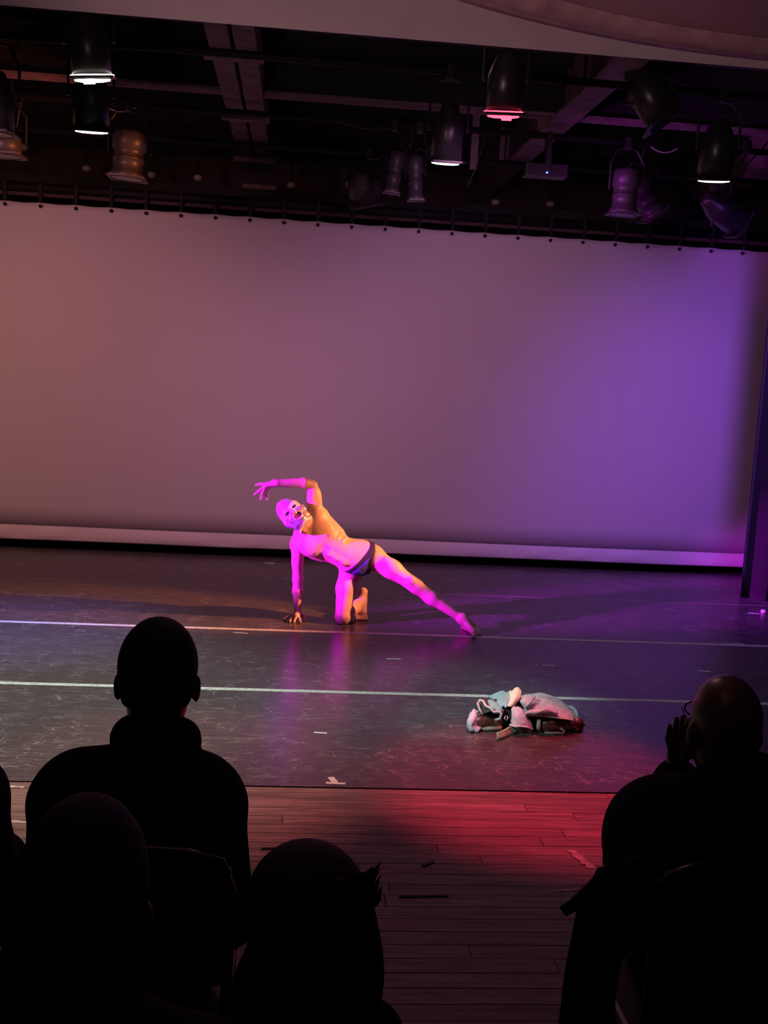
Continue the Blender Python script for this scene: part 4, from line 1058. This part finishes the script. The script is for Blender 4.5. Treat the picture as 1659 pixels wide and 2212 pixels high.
cloth('body_panel', [[(790, 275, .26), (800, 330, .17), (830, 420, .10), (845, 462, .06)], [(900, 240, .27), (930, 310, .17), (960, 400, .06), (960, 462, .02)], [(1050, 224, .28), (1080, 300, .18), (1090, 400, .05), (1090, 476, .0)],
      [(1150, 268, .27), (1190, 340, .17), (1210, 420, .05), (1200, 492, -.01)], [(1270, 350, .25), (1300, 400, .16), (1310, 450, .06), (1300, 505, .0)], [(1330, 410, .22), (1350, 445, .15), (1362, 480, .08), (1362, 520, .02)]], M_denim, jk_, .007, .006, 5, 40, 26)
cloth('back_flap', [[(1120, 270, .40), (1150, 330, .33), (1200, 420, .24)], [(1180, 298, .40), (1230, 360, .32), (1290, 450, .22)], [(1300, 368, .38), (1340, 420, .28), (1370, 500, .16)], [(1370, 385, .34), (1405, 430, .24), (1412, 500, .14)]], M_denim, jk_, .006, .006, 8)
cloth('collar', [[(780, 285, .16), (805, 330, .11), (850, 392, .07)], [(860, 258, .15), (865, 310, .09), (870, 370, .05)], [(960, 268, .14), (930, 310, .09), (890, 360, .05)]], M_denim, jk_, .004, .007, 3)
cloth('sleeve', [[(860, 440, .03), (850, 445, .0), (870, 462, .02)], [(960, 405, .04), (960, 430, -.02), (960, 465, .0)], [(1075, 372, .05), (1080, 410, -.03), (1080, 470, .0)], [(1190, 420, .05), (1190, 450, -.02), (1180, 490, .01)]], M_denim, jk_, .004, .007, 9)
cord('seam_edge', [(845, 462, .05), (960, 464, .01), (1090, 478, -.012), (1200, 494, -.02), (1300, 507, -.01), (1364, 521, .01)], .004, M_edge, jk_)
lin = Field(Hq(700, 200, .0)-.25, Hq(1420, 640, .4)+.25, .012)
for (x, y, d, r) in ((860, 460, .14, .045), (980, 440, .15, .055), (1090, 450, .15, .055), (1200, 490, .14, .045), (1290, 530, .13, .035), (1120, 540, .13, .05)): lin.ell(Hq(x, y, d), (r*1.2, r*.9, r), None, .04)
lin.F[:] = np.maximum(lin.F, (.006-lin.coords()[2]).astype(np.float32)); field_obj('lining', lin.mesh(), M_lining, jk_, 1)

sh = empty('shirt', tuple(onz(1090, 1570)), label='pale teal shirt crumpled on the left of the clothes pile, tails showing', cat='shirt')
cloth('back_panel', [[(470, 275, .20), (520, 330, .13), (600, 400, .08)], [(560, 222, .22), (590, 300, .13), (622, 372, .07)], [(640, 216, .22), (640, 300, .12), (636, 375, .06)], [(690, 220, .22), (690, 300, .12), (650, 380, .05)]], M_shirt, sh, .005, .006, 2)
cloth('collar_peak', [[(680, 216, .20), (690, 300, .13), (640, 378, .07)], [(735, 190, .21), (720, 290, .12), (660, 376, .06)], [(780, 180, .20), (750, 280, .11), (690, 370, .06)], [(815, 205, .19), (785, 295, .12), (720, 385, .08)]], mat('yellow_lit_facing', (.78, .78, .55), .85, var=.08, scale=40), sh, .004, .006, 4)  # yellow light on the collar put into the cloth colour
cloth('front_panel', [[(440, 350, .12), (450, 375, .08), (470, 400, .07)], [(480, 300, .13), (510, 360, .07), (530, 420, .04)], [(560, 330, .12), (580, 390, .05), (590, 440, .03)], [(630, 400, .10), (620, 430, .05), (600, 470, .04)]], M_shirt, sh, .004, .006, 6)
cloth('sleeve', [[(352, 330, .10), (355, 390, .06), (400, 455, .03)], [(385, 300, .11), (420, 350, .06), (470, 430, .0)], [(430, 290, .14), (480, 380, .07), (560, 440, .02)], [(500, 300, .16), (540, 380, .10), (600, 440, .06)]], mat('shaded_shirt_inside', (.05, .06, .06), .9, var=.2, scale=30), sh, .005, .006, 7)  # shade inside the sleeve opening put into the dark colour
cord('cuff_edge', [(405, 455, .02), (370, 400, .03), (352, 340, .05), (375, 303, .06), (410, 315, .05), (432, 362, .03), (480, 385, .01), (520, 430, .0), (575, 425, .0), (600, 450, .0), (585, 500, .0), (540, 512, .02)], .0065, M_edge, sh)
cloth('front_tail', [[(708, 412, .05), (712, 470, .01), (700, 560, -.02)], [(740, 380, .06), (760, 460, -.01), (745, 582, -.05)], [(790, 385, .06), (820, 470, -.01), (800, 578, -.05)], [(832, 425, .05), (870, 500, .0), (870, 588, -.04)], [(845, 450, .05), (900, 520, .01), (930, 612, -.02)]], mat('grey_teal_shirt', (.40, .47, .52), .85, var=.15, scale=50, bump=.2), sh, .006, .006, 11, 30, 24)
cord('tail_edge', [(690, 565, -.03), (745, 584, -.06), (800, 580, -.06), (870, 590, -.05), (932, 614, -.03)], .005, M_edge, sh)
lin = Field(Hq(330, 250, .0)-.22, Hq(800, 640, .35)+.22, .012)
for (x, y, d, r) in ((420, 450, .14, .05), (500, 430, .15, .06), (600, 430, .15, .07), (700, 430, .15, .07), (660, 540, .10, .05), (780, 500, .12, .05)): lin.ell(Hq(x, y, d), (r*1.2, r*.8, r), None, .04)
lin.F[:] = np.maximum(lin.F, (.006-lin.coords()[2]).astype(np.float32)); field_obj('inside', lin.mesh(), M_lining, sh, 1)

sk = empty('sock', tuple(Hq(300, 610, .02)), label='pale blue lump of cloth at the left end of the clothes pile', cat='cloth')
cloth('cloth_body', [[(248, 520, .05), (245, 570, .01), (262, 615, .0), (310, 630, .0)], [(280, 450, .07), (270, 520, .0), (285, 600, -.02), (330, 628, -.01)], [(320, 405, .08), (320, 480, .02), (330, 580, .0), (385, 605, .0)], [(352, 420, .08), (360, 500, .04), (370, 570, .03), (390, 600, .02)]], M_sock, sk, .006, .010, 12)

def boot(name, label, ax0, ax1, r0, r1, solepts, extra=None):
    """boot lying on its side: lathe-like body between two points, sole along its edge"""
    t = empty(name, tuple(Hq(*ax0)*(1, 1, 0)+np.array((0, 0, .006))), label=label, cat='boot', group='boots in the clothes pile')
    a, b_ = Hq(*ax0), Hq(*ax1); L_ = b_-a
    g2 = Field(np.minimum(a, b_)-.12, np.maximum(a, b_)+.12, .006)
    g2.cone(a, a+L_*.45, r0, r1*.92, .02); g2.cone(a+L_*.45, b_, r1*.92, r1, .02); g2.ell(a+L_*.12+np.array((0, -.006, .012)), (r0*1.1, r0*1.0, r0*.95), None, .02)
    g2.F[:] = np.maximum(g2.F, (.010-g2.coords()[2]).astype(np.float32))
    field_obj('upper', g2.mesh(), M_leather, t, 1)
    bm = bmesh.new(); tube(bm, [Hq(*p) for p in solepts], .011, 8); obj('sole', bm, M_sole, t, True)
    return t
bt = boot('boot', 'brown leather boot lying under the pale shirt at left, toe to the left', (370, 535, .05), (560, 545, .06), .043, .036, [(312, 505, .05), (306, 560, .02), (330, 606, .02), (450, 606, .01), (600, 600, .02)])
bm = bmesh.new(); tube(bm, [Hq(640, 470, .03), Hq(632, 500, .0), Hq(650, 520, .0), Hq(668, 500, .01), Hq(662, 470, .03)], .004, 6, closed=True); obj('buckle', bm, M_buck, bt, True)
bt = boot('boot', 'dark leather boot lying under the grey jacket at right, pull straps to the right', (1075, 565, .06), (1320, 555, .06), .052, .040, [(1015, 455, .06), (1000, 520, .02), (990, 580, .01), (992, 632, .02)])
bm = bmesh.new(); lathe(bm, [(.026, 0), (.032, .0), (.033, .05), (.027, .05), (.026, 0)], Matrix.Translation(Hq(1352, 556, .06)) @ Matrix.Rotation(math.pi/2, 4, 'Y'), 20); obj('shaft_opening', bm, M_leather, bt, True)
for (p, q) in (((1390, 548, .05), (1480, 562, .04)), ((1360, 590, .03), (1410, 625, .02))):
    bm = bmesh.new(); A_, B_ = Vector(Hq(*p)), Vector(Hq(*q)); box(bm, (A_+B_)/2, ((B_-A_).length, .02, .016), (B_-A_).to_track_quat('X', 'Z').to_matrix(), .003); obj('pull_strap', bm, M_leather, bt)
cord('welt', [(1055, 650, .0), (1120, 655, -.01), (1200, 650, -.01), (1250, 660, -.01), (1265, 630, .0), (1215, 600, .01)], .007, M_sole, bt)

be = empty('belt', tuple(Hq(560, 700, 0)*(1, 1, 0)), label='pale green belt end curling out in front of the clothes pile', cat='belt')
G = loft([[onz(960+a/4.88, 1450+b/4.88, .01)+(0, .012, 0) for a, b in ((552, 715), (625, 692), (705, 655), (800, 632), (905, 640))], [onz(960+a/4.88, 1450+b/4.88, .01)-(0, .012, 0) for a, b in ((552, 715), (625, 692), (705, 655), (800, 632), (905, 640))]], 6, 26)
G[:, :, 2] = .010+.040*np.linspace(1, 0, 6)[:, None]*np.linspace(.75, 1.1, 26)[None, :]
grid_mesh('strap', G, M_belt, be, .006)
bm = bmesh.new(); box(bm, Hq(856, 655, -.02), (.05, .02, .012), None, .003); obj('buckle', bm, M_buck, be)
